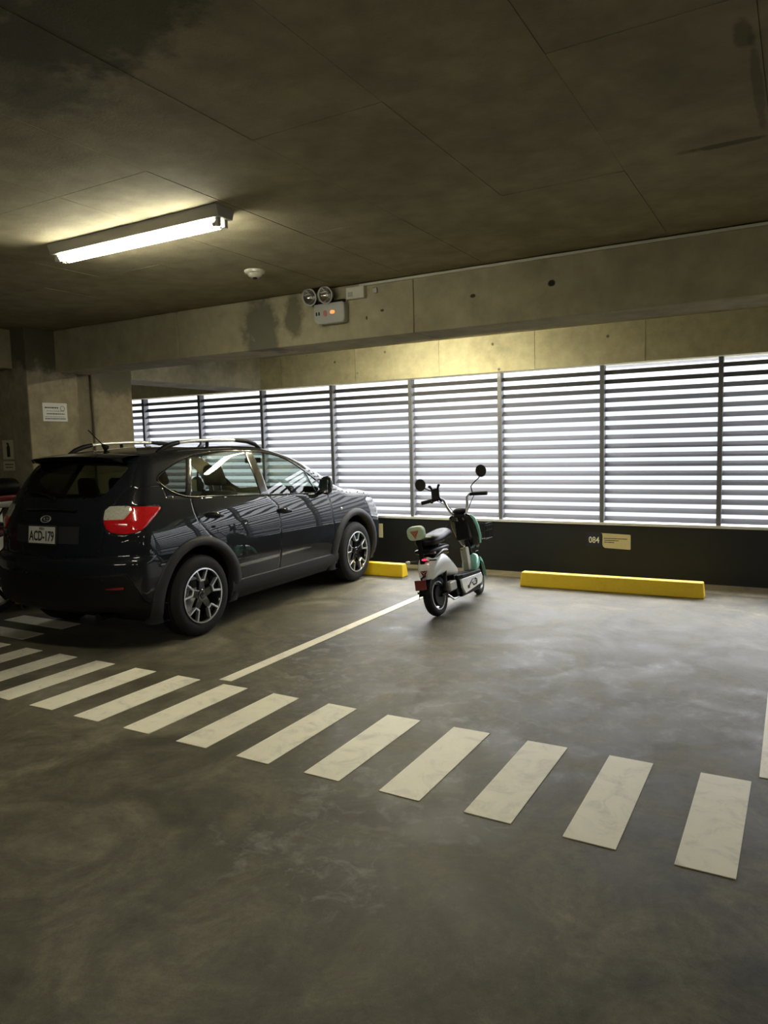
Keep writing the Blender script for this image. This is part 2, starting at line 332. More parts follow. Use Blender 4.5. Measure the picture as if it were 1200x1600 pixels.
T_Y = pchip([-1.0, -.62, -.45, -.1, .3, .8, 1.15, 1.40, 1.60, 1.80, 2.00, 2.20, 2.40, 2.56, 2.62, 2.8, 3.0, 3.2, 3.35, 3.45, 3.56],
            [1.42, 1.500, 1.535, 1.585, 1.612, 1.620, 1.612, 1.590, 1.550, 1.490, 1.405, 1.305, 1.195, 1.11, 1.098, 1.09, 1.065, 1.005, .935, .85, .66])
C_Y = pchip([-1, 1.1, 1.5, 2.3, 2.6, 3.6], [.09, .09, .16, .16, .07, .10])
R_Z = pchip([.16, .24, .34, .44, .58, .70, .735, .76, .80, .92, 1.02, 1.06, 1.25, 1.46, 1.54, 1.66],
            [-.70, -.76, -.84, -.875, -.890, -.882, -.868, -.835, -.825, -.812, -.795, -.775, -.655, -.490, -.415, -.30])
F_Z = pchip([.16, .25, .40, .55, .68, .80, .95], [3.40, 3.46, 3.51, 3.52, 3.50, 3.46, 3.36])
def smax(a, b, k):
    h = np.clip(.5 + .5 * (a - b) / k, 0, 1)
    return b + (a - b) * h + k * h * (1 - h)
def F(p):
    x = np.abs(p[..., 0]); y = p[..., 1]; z = p[..., 2]
    fs = (x - W_Z(z) * P_Y(y)) * .95
    e = .02; sl = (T_Y(y + e) - T_Y(y - e)) / (2*e)
    ft = (z - (T_Y(y) - C_Y(y) * x * x)) / np.sqrt(1 + sl * sl)
    cr = np.where(z > 1.0, .16, .13)
    rz = R_Z(z); sr = (R_Z(z + e) - R_Z(z - e)) / (2*e)
    fr = ((rz + .17 * x**2 + .22 * x**4) - y) / np.sqrt(1 + np.minimum(sr * sr, 1.2))
    ff = (y - (F_Z(z) - .20 * x**2 - .25 * x**4)) * .9
    q = np.clip((-y - .40) / .30, 0, 1); fb = .19 + .135 * q * q * (3 - 2 * q) - z
    g = smax(fs, ft, .075)
    g = smax(g, smax(fr, -10 + 0*fr, .01), .085)
    g = smax(g, ff, .10)
    return smax(g, fb, .04)
def solve(o, d, r0=.02, r1=3.0, it=44):
    """outermost root of F along o + r d (F negative inside), bisection"""
    a = np.full(o.shape[:-1], r0); b = np.full(o.shape[:-1], r1)
    for _ in range(it):
        m = (a + b) / 2; inside = F(o + d * m[..., None]) < 0
        a = np.where(inside, m, a); b = np.where(inside, b, m)
    return a
def side_x(y, z):
    y = np.asarray(y, float); z = np.asarray(z, float); y, z = np.broadcast_arrays(y, z)
    o = np.stack([0*y, y, z], -1); d = np.zeros_like(o); d[..., 0] = 1
    return solve(o, d, .0, 1.2, 34)
def rear_y(x, z):
    x = np.asarray(x, float); z = np.asarray(z, float); x, z = np.broadcast_arrays(x, z)
    o = np.stack([x, 0*x + .3, z], -1); d = np.zeros_like(o); d[..., 1] = -1
    return .3 - solve(o, d, .0, 1.6, 34)
# ------------------------------------------------------------------ the setting
ZC = 2.82; BY0, BY1, BZ = 5.0, 5.43, 2.404; WY = 8.32; CX = -6.75
X0, X1, Y0 = -10.4, 9.0, -9.0
fl = struct(MB().box((X0-.3, Y0-.3, -.3), (X1+.3, WY+.25, 0)).build('floor', M_['floor']), 'worn mottled dark grey polished concrete parking floor')
MB().add([(X0, 8.28, .002), (-4.23, 8.05, .002), (-.25, 7.82, .002), (3.0, 7.7, .002), (3.0, WY, .002), (X0, WY, .002)], [(0, 1, 2, 3, 4, 5)]).build('tan_edge', M_['tan_strip'], fl, label='tan strip of floor along the black wall')  # flat tan strip of floor along the wall foot
cl = struct(MB().box((X0-.3, Y0-.3, ZC+.006), (X1+.3, WY+.25, ZC+.3)).build('ceiling', M_['ceiling']), 'olive grey board-marked concrete ceiling')
# visible formwork panels 0.61 x 1.22 m
pxs = [-.752+.6075*k for k in range(-13, 8)]; pys = [2.433-1.222*2, 2.433-1.222, 2.433, 3.655, 4.877]
pm = None
for i in range(len(pxs)-1):
    for j in range(len(pys)-1):
        xa, xb, ya, yb = pxs[i]+.0012, pxs[i+1]-.0012, pys[j]+.0012, pys[j+1]-.0012
        if pm is None:
            ob = MB().box((-.5, -.5, 0), (.5, .5, .012)).build('formwork_panel', M_['ceiling'], cl); pm = ob
        else:
            ob = pm.copy(); COL.objects.link(ob)
        ob.location = ((xa+xb)/2, (ya+yb)/2, ZC-.003+random.uniform(-.0015, .0015)); ob.scale = (xb-xa, yb-ya, 1)
# down-stand beam along the bays, in cast lengths
bm_ = struct(MB().box((X0, BY0+.01, BZ+.005), (X1, BY1-.005, ZC+.02)).build('trim_1', M_['beam']), 'long concrete down-stand beam below the ceiling')
bx = [-10.4, -7.35, -5.0, -2.565, -.125, 2.3, 4.75, 7.2, 9.0]
for a, b in zip(bx[:-1], bx[1:]):
    MB().box((a+.003, BY0, BZ), (b-.003, BY1, ZC+.01)).build('beam_segment', M_['beam'], bm_, bevel=.006)
# short beam running to the facade over the column, and the one left of the column
struct(MB().box((CX-.55, 5.98, 2.39), (CX, WY+.05, ZC+.02)).build('trim_2', M_['crossbeam'], bevel=.006), 'pale cross beam running from the column to the louvred facade')
struct(MB().box((X0, 4.5, 2.43), (CX-.22, 4.9, ZC+.02)).build('trim_3', M_['beam'], bevel=.006), 'shaded beam left of the column')
# lintel over the louvres
lt = struct(MB().box((X0-.3, WY+.01, 2.395), (X1+.3, WY+.28, ZC+.1)).build('wall_far_upper', M_['lintel']), 'yellowish pitted concrete lintel above the louvres')
lx = [-2.71+1.222*k for k in range(-6, 11)]
lm = None
for a, b in zip(lx[:-1], lx[1:]):
    if b < X0+.1 or a > X1: continue
    MB().box((a+.004, WY, 2.39), (b-.004, WY+.2, ZC+.01)).build('lintel_segment', M_['lintel'], lt)
# column on the left with shallow groove
co = struct(MB().box((CX-.6, 4.68, 0), (CX-.03, 5.96, ZC+.02)).build('wall_left_column', M_['column']), 'brown grey concrete column behind the parked car')
MB().box((CX-.3, 4.66, 0), (CX, 5.25, ZC+.01)).build('column_face', M_['column'], co, bevel=.012)
MB().box((CX-.3, 5.43, 0), (CX, 5.98, ZC+.01)).build('column_face', M_['column'], co, bevel=.012)
# outer walls
struct(MB().box((X0-.3, Y0-.3, 0), (X0, WY, ZC)).build('wall_left', M_['sidewall']))
struct(MB().box((X1, Y0-.3, 0), (X1+.3, WY, ZC)).build('wall_right', M_['sidewall']))
struct(MB().box((X0, Y0-.3, 0), (X1, Y0, ZC)).build('wall_back', M_['sidewall']))
struct(MB().box((X0-.3, WY, 0), (X1+.3, WY+.22, .60)).build('wall_far_lower', M_['blackwall']), 'low black painted wall under the louvres')
struct(MB().box((X0-.3, WY-.012, .60), (X1+.3, WY+.24, .63)).build('trim_4', M_['sill'], bevel=.003), 'thin white sill between black wall and louvres')
# louvre windows: one structure per bay, each slat a part
PX0, PP, ZB, ZT = -9.189, 1.203, .63, 2.378
slat_me = None; post_me = None
def slat_mb(w_):
    y = .026     # inner edge low, outer edge high
    prof = [(y, -.001), (y+.0025, -.002), (y+.058, .048), (y+.058, .051), (y+.055, .051)]
    mb = MB(); n = len(prof); vs = [(0, p[0], p[1]) for p in prof]+[(w_, p[0], p[1]) for p in prof]
    mb.add(vs, [tuple(range(n)), tuple(reversed(range(n, 2*n)))]+[(i, n+i, n+(i+1) % n, (i+1) % n) for i in range(n)]); return mb
for k in range(-1, 14):
    xa = PX0+PP*k
    wn = struct(empty('window_%d' % (k+2), (xa, WY, 0)), 'louvred opening of slanted grey metal slats between steel posts')
    if post_me is None:
        ob = MB().box((0, 0, ZB), (.045, .007, ZT)).box((.037, .007, ZB), (.045, .10, ZT)).box((0, .007, ZB), (.008, .10, ZT)).build('post', M_['post'], wn); post_me = ob.data
        sl = slat_mb(PP-.045).build('slat', M_['slat'], wn, loc=(.045, 0, ZB+.018)); slat_me = sl.data; first = 1
    else:
        ob = bpy.data.objects.new('post', post_me); COL.objects.link(ob); ob.parent = wn; first = 0
    for i in range(first, 17):
        ob = bpy.data.objects.new('slat', slat_me); COL.objects.link(ob); ob.parent = wn
        ob.location = (.045, 0, ZB+.018+.1015*i+random.uniform(-.0012, .0012)); ob.rotation_euler[0] = random.uniform(-.02, .02)
# markings ---------------------------------------------------------------
S0, SS, SW, SY, SL = -3.7110*1.58, .26720*1.58, .13198*1.58, 1.73736*1.58, .53108*1.58
cw = None
def cross_label(k):
    return ''
for k in range(-3, 16):
    x = S0+SS*k
    j = [random.uniform(-.004, .004) for _ in range(8)]
    ob = MB().prism([(0+j[0], 0+j[1]), (SW+j[2], 0+j[3]), (SW+j[4], SL+j[5]), (0+j[6], SL+j[7])], .0, .003).build('zebra_stripe', M_['stripe'], loc=(x, SY, .0005))
    nm = k-13
    lab = {0: 'largest white crossing stripe at the right end of the crossing in view', 12: ''}.get(nm, '')
    ords = ['first', 'second', 'third', 'fourth', 'fifth', 'sixth', 'seventh', 'eighth', 'ninth', 'tenth', 'eleventh', 'twelfth', 'thirteenth', 'fourteenth', 'fifteenth', 'sixteenth', 'seventeenth', 'eighteenth']
    n = 13-k
    if n >= 1: lab = 'white painted crossing stripe, %s to the left of the rightmost full stripe' % ords[n-1]
    if n < 0: lab = 'white painted crossing stripe beyond the right edge, %s past the rightmost full one' % ords[-n-1]
    tag(ob, lab, 'road marking', 'white stripes of the crossing in front of the bays')
for i, yy in enumerate((3.73, 4.11)):
    ob = MB().box((-.84, 0, 0), (0, .206, .003)).build('zebra_stripe', M_['stripe'], loc=(-5.71, yy, .0005))
    tag(ob, ['white floor stripe behind the car, nearer the camera of two', 'white floor stripe behind the car, farther from the camera of two'][i], 'road marking', 'stripes of the side crossing behind the car')
tag(MB().prism([(-3.424, 3.645), (-3.322, 3.650), (-3.340, 7.9), (-3.425, 7.9)], 0, .003).build('bay_line', M_['stripe'], loc=(0, 0, .0005)), 'long white bay line running from the crossing to the scooter', 'road marking')
tag(MB().prism([(-.137, 3.653), (-.035, 3.655), (-.07, 7.85), (-.172, 7.85)], 0, .003).build('bay_line', M_['stripe'], loc=(0, 0, .0005)), 'white bay line cut by the right edge of the picture', 'road marking')
# wheel stops
def wheel_stop(x, y, L_, rz, label, h=.152, d=.15):
    mb = MB().box((-L_/2, 0, 0), (L_/2, d, h), taper=(.012, .022))
    ob = mb.build('wheel_stop', M_['yellow'], bevel=.01, loc=(x, y, 0), rotz=rz); tag(ob, label, 'wheel stop', 'yellow wheel stops'); return ob
wheel_stop(-1.71, 7.52, 1.84, math.radians(1.6), 'long yellow concrete wheel stop at the back of the empty bay')
wheel_stop(-4.97, 7.445, 1.84, math.radians(.8), 'yellow concrete wheel stop against the front wheel of the car')
# yellow and black guard blocks at the foot of the column
cg = tag(empty('column_guard', (-6.80, 4.655, 0)), 'yellow and black striped guard along the foot of the column behind the car', 'column guard')
for i in range(4):
    MB().box((-.135*(i+1)+.002, -.03, .0), (-.135*i-.002, 0, .40)).build('guard_block', M_['yellow' if i % 2 == 0 else 'dark_plastic'], cg, bevel=.004)
# ------------------------------------------------------------------ ceiling lamps
def fixture(name_loc, L_, label, tm, group=None):
    x, y = name_loc
    r = tag(empty('ceiling_lamp', (x, y, ZC)), label, 'lamp', group)
    MB().add([(-L_/2, -.075, 0), (L_/2, -.075, 0), (L_/2, -.055, -.06), (L_/2, .055, -.06), (L_/2, .075, 0), (-L_/2, .075, 0), (-L_/2, .055, -.06), (-L_/2, -.055, -.06)],
             [(0, 1, 2, 7), (7, 2, 3, 6), (6, 3, 4, 5), (0, 5, 4, 1), (1, 4, 3, 2), (0, 7, 6, 5)]).build('housing', M_['lamp_body'], r, bevel=.004)
    for s in (-1, 1):
        for t in (-1, 1):
            MB().box((s*(L_/2-.03)-.012, t*.026-.012, -.10), (s*(L_/2-.03)+.012, t*.026+.012, -.058)).build('lamp_holder', M_['lamp_body'], r, bevel=.004)
    for t in (-1, 1):
        MB().cyl((-L_/2+.045, t*.026, -.084), (L_/2-.045, t*.026, -.084), .014, 16).build('fluorescent_tube', tm, r, smooth=40)
        for s in (-1, 1):
            MB().cyl((s*(L_/2-.062), t*.026, -.084), (s*(L_/2-.04), t*.026, -.084), .0145, 12).build('end_cap', M_['silver'], r, smooth=40)
    return r
fixture((-3.29, 3.0), 1.34, 'lit twin-tube fluorescent batten on the ceiling above the car', M_['tube'])
fixture((-3.75, 7.1), 1.34, 'lit fluorescent batten hidden behind the down-stand beam', M_['tube_warm'])
for fx, fy, fs_ in ((-3.3, -1.2, 'left of the viewer'), (.8, -1.4, 'just right of the viewer, added for general light'), (4.9, -1.4, 'at the far right, added for general light')):  # unseen; left one follows the car's reflection, others added for general light
    fixture((fx, fy), 1.34, 'unseen lit fluorescent batten behind the viewer, %s' % fs_, M_['tube'], 'lamps behind the viewer')
fixture((4.9, 3.0), 1.34, 'unseen fluorescent batten added beyond the right edge for general light', M_['tube'])  # unseen batten added out of view to lift the room light
# smoke detector
sd = tag(empty('smoke_detector', (-3.386, 4.158, ZC)), 'round cream smoke detector on the ceiling in front of the beam', 'smoke detector')
MB().lathe([(.0001, 0), (.072, 0), (.074, -.008), (.070, -.020), (.058, -.026), (.0001, -.026)], 28).build('base', M_['white_plastic'], sd, smooth=40)
MB().lathe([(.052, -.026), (.046, -.040), (.030, -.050), (.0001, -.052)], 24).build('sensor_dome', M_['white_plastic'], sd, smooth=40)
MB().box((-.012, -.012, -.062), (.012, .012, -.05)).build('sensor_window', M_['dark_plastic'], sd, bevel=.003)
# emergency light on the beam
em = tag(empty('emergency_light', (-3.285, BY0, 2.62)), 'grey twin-head emergency light box mounted on the beam', 'emergency light')
MB().prism([(-.145, -.052), (-.105, -.082), (.125, -.082), (.142, -.062), (.142, .062), (.125, .078), (-.145, .078)], 0, .07, frame((0, 0, 0), (1, 0, 0), (0, 0, 1))).build('housing', M_['grey_plastic'], em, bevel=.008)
for s, xx in ((0, -.165), (1, -.012)):
    h = MB().lathe([(.0001, .055), (.045, .05), (.066, .0), (.070, -.012), (.062, -.014), (.058, -.006)], 28, frame((xx, -.09, .138), (1, 0, 0), (0, -.25, 1)).copy() @ Matrix.Rotation(math.pi, 4, 'X')).build('lamp_head', M_['grey_plastic'], em, smooth=40)
    MB().lathe([(.060, .0), (.045, -.02), (.02, -.036), (.0001, -.04)], 24, frame((xx, -.098, .138), (1, 0, 0), (0, -.25, 1))).build('reflector', M_['chrome'], h, smooth=30)
    ell(xx, -.075, .138, .010, .016, .010, n=10, m=6).build('bulb', M_['white_plastic'], h, smooth=60)
    MB().cyl((xx+.03, -.035, .07), (xx+.03, -.05, .12), .014, 10).build('swivel', M_['dark_plastic'], em, smooth=40)
MB().box((-.18, -.05, .075), (.13, -.004, .10)).build('head_bracket', M_['dark_plastic'], em, bevel=.004)
for xx in (-.118, -.094):
    MB().box((xx-.006, -.0735, -.012), (xx+.006, -.069, .015)).build('switch', M_['dark_plastic'], em, bevel=.001)
MB().prism(rrect(.034, .046, .016), 0, .005, frame((-.035, -.069, 0), (1, 0, 0), (0, 0, 1))).build('test_button', M_['green_led'], em)
MB().prism(rrect(.042, .026, .012), 0, .005, frame((.035, -.069, .004), (1, 0, 0), (0, 0, 1))).build('indicator_lamp', M_['led'], em, label='glowing orange indicator')
MB().tube([(.135, -.03, .07), (.138, -.02, .10), (.139, -.01, .17)], .004, 6).build('cable', M_['grey_plastic'], em, smooth=60)
jb = tag(empty('junction_box', (-3.055, BY0, 2.755)), 'small cream junction box on the beam right of the emergency light', 'junction box')
MB().box((-.082, -.045, -.047), (.082, 0, .045)).build('housing', M_['white_plastic'], jb, bevel=.006)
MB().box((-.062, -.049, -.028), (-.022, -.045, .006)).build('socket', M_['grey_plastic'], jb, bevel=.002)
tag(MB().box((-.02, -.012, -.02), (.02, 0, .02)).build('wall_plate', M_['grey_plastic'], bevel=.004, loc=(-2.895, BY0, 2.757)), 'tiny square blank plate on the beam beside the junction box', 'wall plate')
tag(MB().box((-3.03, BY0-.022, 2.800), (9.0, BY0, 2.818)).build('cable_trunking', M_['white_plastic'], bevel=.003), 'thin pale cable trunking running along the top of the beam', 'trunking')
# ------------------------------------------------------------------ signs
Mw = frame((0, 0, 0), (1, 0, 0), (0, 0, 1))
def wallM(x, z, y=WY): return frame((x, y, z), (1, 0, 0), (0, 0, 1))
num = tag(empty('bay_number', (-2.03, WY, .425)), 'bay number 084 in white on the black wall', 'sign')
MB().box((-.09, -.0015, -.075), (.075, 0, .085)).build('backing', M_['navy'], num)
text('lettering', '084', .098, M_['white_ink'], frame((-.002, -.003, -.002), (1, 0, 0), (0, 0, 1)), num, sx=.82, bold=.002)
sg = tag(empty('wall_sign', (-1.79, WY, .42)), 'cream notice plate with curved left edge beside the bay number', 'sign')
pts = [(-.168, .088), (-.150, .083), (-.146, .05), (-.148, -.04), (-.140, -.066), (-.118, -.080), (.155, -.088), (.160, -.08), (.160, .070), (.155, .078)]
MB().prism(pts, 0, .006, frame((0, 0, 0), (1, 0, 0), (0, 0, 1))).build('board', M_['cream'], sg, bevel=.0015)
for i, (xa, xb) in enumerate(((-.13, .125), (-.125, .03), (-.125, -.02))):
    x = xa; mb = MB()
    while x < xb:
        wl = random.uniform(.008, .02); mb.box((x, -.0068, .030-.022*i-.005), (min(x+wl, xb), -.006, .030-.022*i+.004)); x += wl+.003
    mb.build('lettering', M_['ink'], sg)['kind'] = 'stuff'
tag(MB().box((-.03, -.01, -.093), (.03, 0, .093)).build('wall_plate', M_['cream'], bevel=.002, loc=(-4.825, WY, .43)), 'narrow upright cream plate on the black wall by the car nose', 'sign')
pa = tag(empty('paper_notice', (CX+.001, 4.955, 1.99)), 'white printed paper notice taped to the column', 'notice')
Mx = lambda x, y, z: frame((x, y, z), (0, 1, 0), (0, 0, 1))
MB().box((-.143, -.094, 0), (.143, .094, .002), Mx(0, 0, 0)).build('sheet', M_['paper'], pa)
def lines(parent, rows, mat, M):
    mb = MB()
    for (xa, xb, z, hh) in rows:
        x = xa
        while x < xb:
            wl = random.uniform(.012, .03); mb.box((x, z-hh/2, .0022), (min(x+wl, xb), z+hh/2, .0030), M); x += wl+.005
    ob = mb.build('lettering', mat, parent); ob['kind'] = 'stuff'; return ob
lines(pa, [(-.12, .04, .045, .012), (-.10, .11, .012, .004), (-.10, .11, -.018, .010), (-.12, .11, -.048, .004), (-.12, .12, -.068, .010)], M_['ink'], Mx(0, 0, 0))
MB().lathe([(.026, 0), (.026, .001), (.022, .001), (.022, 0)], 24, Mx(.0023, .088, .04)).build('round_mark', M_['ink'], pa)
My = frame((0, 0, 0), (1, 0, 0), (0, 0, 1))
fs = tag(empty('fire_extinguisher_sign', (-7.157, 4.68, 1.615)), 'pale sign with a dark extinguisher symbol on the shaded column side', 'sign')
MB().box((-.098, -.10, 0), (.098, .10, .004), My).build('board', M_['cream'], fs, bevel=.001)
MB().prism([(-.026, -.075), (.026, -.075), (.026, .025), (.012, .045), (.012, .065), (-.022, .075), (-.022, .062), (-.008, .045), (-.026, .025)], .004, .006, My).build('symbol', M_['ink'], fs)
fs2 = tag(empty('wall_sign', (-7.163, 4.68, 1.447)), 'small pale rectangular sign under the extinguisher sign', 'sign')
MB().box((-.098, -.048, 0), (.098, .048, .004), My).build('board', M_['cream'], fs2, bevel=.001)
lines(fs2, [(-.07, .07, .015, .012), (-.06, .06, -.015, .010)], M_['ink'], My @ Matrix.Translation((0, 0, .002)))
struct(MB().box((-2.05, 8.72, 2.40), (X1, 9.05, 2.47)).build('trim_5', M_['sill'], bevel=.005), 'pale ledge outside seen through the top of the louvres')
# ------------------------------------------------------------------ the car: surface samples snapped to the shut lines
WB, WR, WZ = 2.60, .343, .343
def seg_near(P, poly, closed):
    """nearest point on a polyline for each P (n,2) -> (dist, point)"""
    A = np.array(poly, float); Bp = np.roll(A, -1, 0)
    if not closed: A = A[:-1]; Bp = Bp[:-1]
    best = np.full(len(P), 1e9); pt = np.zeros_like(P)
    for a, b in zip(A, Bp):
        d = b-a; t = np.clip(((P-a)@d)/(d@d+1e-12), 0, 1); q = a+t[:, None]*d; ds = np.linalg.norm(P-q, axis=1)
        m = ds < best; best[m] = ds[m]; pt[m] = q[m]
    return best, pt
def inside(P, poly):
    x, y = P[:, 0], P[:, 1]; A = np.array(poly, float); c = np.zeros(len(P), bool)
    for (x0, y0), (x1, y1) in zip(A, np.roll(A, -1, 0)):
        m = ((y0 > y) != (y1 > y)); t = np.where(m, (x1-x0)*(y-y0)/((y1-y0) if abs(y1-y0) > 1e-12 else 1e-12)+x0, 0)
        c ^= m & (x < t)
    return c
def smooth_poly(pts, closed=True, it=2):
    P = [np.array(p, float) for p in pts]
    for _ in range(it):
        Q = []; n = len(P)
        for i in range(n if closed else n-1):
            a, b = P[i], P[(i+1) % n]; Q += [a*.75+b*.25, a*.25+b*.75]
        if not closed: Q = [P[0]]+Q+[P[-1]]
        P = Q
    return [tuple(p) for p in P]
# feature curves.  side: (y, z)
ROOFZ = None
DLO = smooth_poly([(-.300, 1.335), (-.245, 1.375), (-.04, 1.452), (.145, 1.502), (.35, 1.535), (.62, 1.548), (.93, 1.541), (1.27, 1.520), (1.51, 1.466), (1.67, 1.387), (1.835, 1.287), (1.945, 1.21), (2.06, 1.10), (2.04, 1.07), (1.87, 1.075), (1.02, 1.120), (.30, 1.160), (0, 1.172), (-.15, 1.215), (-.25, 1.280)], True, 1)
QTR_F = -.035        # front edge of the rear quarter light at mid height
def bar(y0, z0, y1, z1): return lambda z: y0+(y1-y0)*(z-z0)/(z1-z0)
c_q1, c_q2 = bar(-.045, 1.17, .125, 1.49), bar(.02, 1.17, .195, 1.505)
c_b1, c_b2 = bar(.945, 1.14, .94, 1.53), bar(1.075, 1.138, 1.055, 1.52)
c_a = bar(1.84, 1.08, 1.80, 1.30)
ARCH_R = .425
def circ(cy, r, n=60, z=WZ+.01): return [(cy+r*math.cos(2*math.pi*i/n), z+r*math.sin(2*math.pi*i/n)) for i in range(n)]
SILL = .335
door_r = smooth_poly([(.02, 1.17), (.005, 1.06), (.035, .965), (.13, .845), (.30, .72), (.42, .58), (.47, .46), (.48, SILL)], False, 2)
door_m = [(1.01, 1.13), (1.165, 1.0), (1.150, .90), (1.125, .50), (1.10, SILL)]
door_f = smooth_poly([(2.03, 1.09), (2.10, 1.0), (2.105, .86), (2.11, .70), (2.14, .55), (2.16, SILL)], False, 1)
fend_t = [(2.10, 1.03), (2.40, 1.035), (2.75, 1.03), (3.1, .97), (3.32, .86)]
bump_r = [(-.44, .70), (-.50, .79), (-.565, .875), (-.60, .95)]
bump_f = [(2.98, .66), (3.06, .72), (3.16, .70)]
sill_l = [(.30, SILL), (2.25, SILL)]
# rear view: (x, z)
gate = smooth_poly([(0, 1.235+.0), (.50, 1.222), (.565, 1.21), (.60, 1.19), (.575, 1.0), (.56, .90), (.54, .80), (.50, .765), (0, .762)], False, 1)
rwin = smooth_poly([(0, 1.472), (.45, 1.462), (.560, 1.455), (.545, 1.38), (.505, 1.283), (.464, 1.226), (.40, 1.213), (0, 1.208)], False, 1)
# taillight in (angle round the rear corner, z)
XC, YC = .42, -.40
def phi(x, y): return np.arctan2(y-YC, np.abs(x)-XC)
tl_xyz = [(.535, -.66, 1.146), (.663, -.604, 1.150), (.744, -.555, 1.143), (.800, -.345, 1.128), (.794, -.335, 1.113), (.820, -.451, 1.041), (.824, -.560, .970), (.789, -.612, .945), (.70, -.67, .935), (.60, -.705, .955), (.555, -.71, 1.035)]
KP = .42
TAIL = smooth_poly([(KP*phi(np.array(a), np.array(b)), c) for a, b, c in tl_xyz], True, 1)
TLC = [(KP*phi(np.array(a), np.array(b)), c) for a, b, c in [(.50, -.67, 1.16), (.715, -.58, 1.160), (.735, -.583, 1.115), (.70, -.64, 1.048), (.50, -.72, 1.045)]]
plate_rc = [(0, .995), (.36, .985), (.34, .865), (0, .862)]
lamp = smooth_poly([(2.86, .965), (3.12, .925), (3.30, .83), (3.40, .72), (3.34, .66), (3.14, .68), (2.98, .70), (2.94, .82)], True, 1)
def project(V, mode, q):
    """move samples V (n,3) so that their feature coordinates become q, staying on the surface"""
    if mode == 'side': x = side_x(q[:, 0], q[:, 1]); return np.stack([x, q[:, 0], q[:, 1]], 1)
    if mode == 'rear': y = rear_y(q[:, 0], q[:, 1]); return np.stack([q[:, 0], y, q[:, 1]], 1)
    a = q[:, 0]/KP; o = np.stack([np.full_like(a, XC), np.full_like(a, YC), q[:, 1]], 1); d = np.stack([np.cos(a), np.sin(a), 0*a], 1)
    r = solve(o, d, .0, 1.0, 34); return o+d*r[:, None]
def body_grid():
    th = np.concatenate([np.linspace(-90, -40, 16)[:-1], np.linspace(-40, 90, 182)])*math.pi/180
    al = np.linspace(0, 90, 112)[1:]*math.pi/180; ys = np.arange(-.15, 2.62, .0115)[1:-1]; ar = np.linspace(90, 0, 80)[:-1]*math.pi/180
    def org(y): return .84+(y+.15)*(.56-.84)/2.77
    rows = []
    for a in al: rows.append((np.array([0, -.15, org(-.15)]), np.stack([math.sin(a)*np.cos(th), -math.cos(a)+0*th, math.sin(a)*np.sin(th)], -1)))
    for y in ys: rows.append((np.array([0, y, org(y)]), np.stack([np.cos(th), 0*th, np.sin(th)], -1)))
    for a in ar: rows.append((np.array([0, 2.62, org(2.62)]), np.stack([math.sin(a)*np.cos(th), math.cos(a)+0*th, math.sin(a)*np.sin(th)], -1)))
    O = np.stack([np.broadcast_to(r[0], r[1].shape) for r in rows]); D = np.stack([r[1] for r in rows])
    P = O+D*solve(O, D)[..., None]
    # close both ends with a single point row
    for end, idx, s in ((0, 0, -1), (1, -1, 1)):
        o = np.array([[0, -.15 if end == 0 else 2.62, org(-.15) if end == 0 else org(2.62)]]); d = np.array([[0, s, 0.]])
        p = o+d*solve(o, d)[:, None]; row = np.broadcast_to(p, (1, P.shape[1], 3))
        P = np.concatenate([row, P], 0) if end == 0 else np.concatenate([P, row], 0)
    return P
G = body_grid(); NI, NJ = G.shape[:2]; V = G.reshape(-1, 3).copy()
NRM = None
def numgrad(P):
    e = 1e-3; g = np.stack([F(P+np.array([e, 0, 0]))-F(P-np.array([e, 0, 0])), F(P+np.array([0, e, 0]))-F(P-np.array([0, e, 0])), F(P+np.array([0, 0, e]))-F(P-np.array([0, 0, e]))], -1)
    return g/np.maximum(np.linalg.norm(g, axis=-1, keepdims=True), 1e-9)
N0 = numgrad(V); free = np.ones(len(V), bool)
sidey = (N0[:, 0] > .35) & (V[:, 0] > .3); reary = (N0[:, 1] < -.35) & (V[:, 1] < -.2); corner = (V[:, 1] < -.15) & (V[:, 2] > .85) & (V[:, 2] < 1.25) & (V[:, 0] > XC+.02)
def snap(mode, poly, closed, region, tol=.0068):
    global V, free
    idx = np.where(region & free)[0]
    if mode == 'side': c = V[idx][:, 1:3]
    elif mode == 'rear': c = V[idx][:, [0, 2]]
    else: c = np.stack([KP*phi(V[idx][:, 0], V[idx][:, 1]), V[idx][:, 2]], 1)
    d, q = seg_near(c, poly, closed); m = d < tol; sel = idx[m]
    if len(sel) == 0: return
    V[sel] = project(V[sel], mode, q[m]); free[sel] = False
zz = np.linspace(1.05, 1.6, 40)
snap('side', DLO, True, sidey & (V[:, 2] > 1.03))
for cc in (c_q1, c_q2, c_b1, c_b2, c_a):
    pl_ = [(cc(z), z) for z in zz]; pl_ = [p for p, k in zip(pl_, inside(np.array(pl_), DLO)) if k]
    snap('side', pl_, False, sidey & (V[:, 2] > 1.03))
for cy in (0, WB): snap('side', circ(cy, ARCH_R), True, sidey & (V[:, 2] < .9))
snap('corner', TAIL, True, corner, .0092)
snap('corner', TLC[1:4]+[TLC[4]], False, corner, .0092)
snap('rear', rwin, False, reary & (V[:, 2] > 1.15), .0085)
snap('rear', gate, False, reary & (V[:, 2] > .70) & (V[:, 2] < 1.24), .0085)
for pl_ in (door_r, door_m, door_f, sill_l, fend_t, bump_r, bump_f): snap('side', pl_, False, sidey)
snap('rear', [(0, .60), (.80, .60)], False, reary & (V[:, 2] > .5) & (V[:, 2] < .7))
snap('side', lamp, True, (V[:, 1] > 2.8) & (V[:, 0] > .45) & (N0[:, 0] > .2))
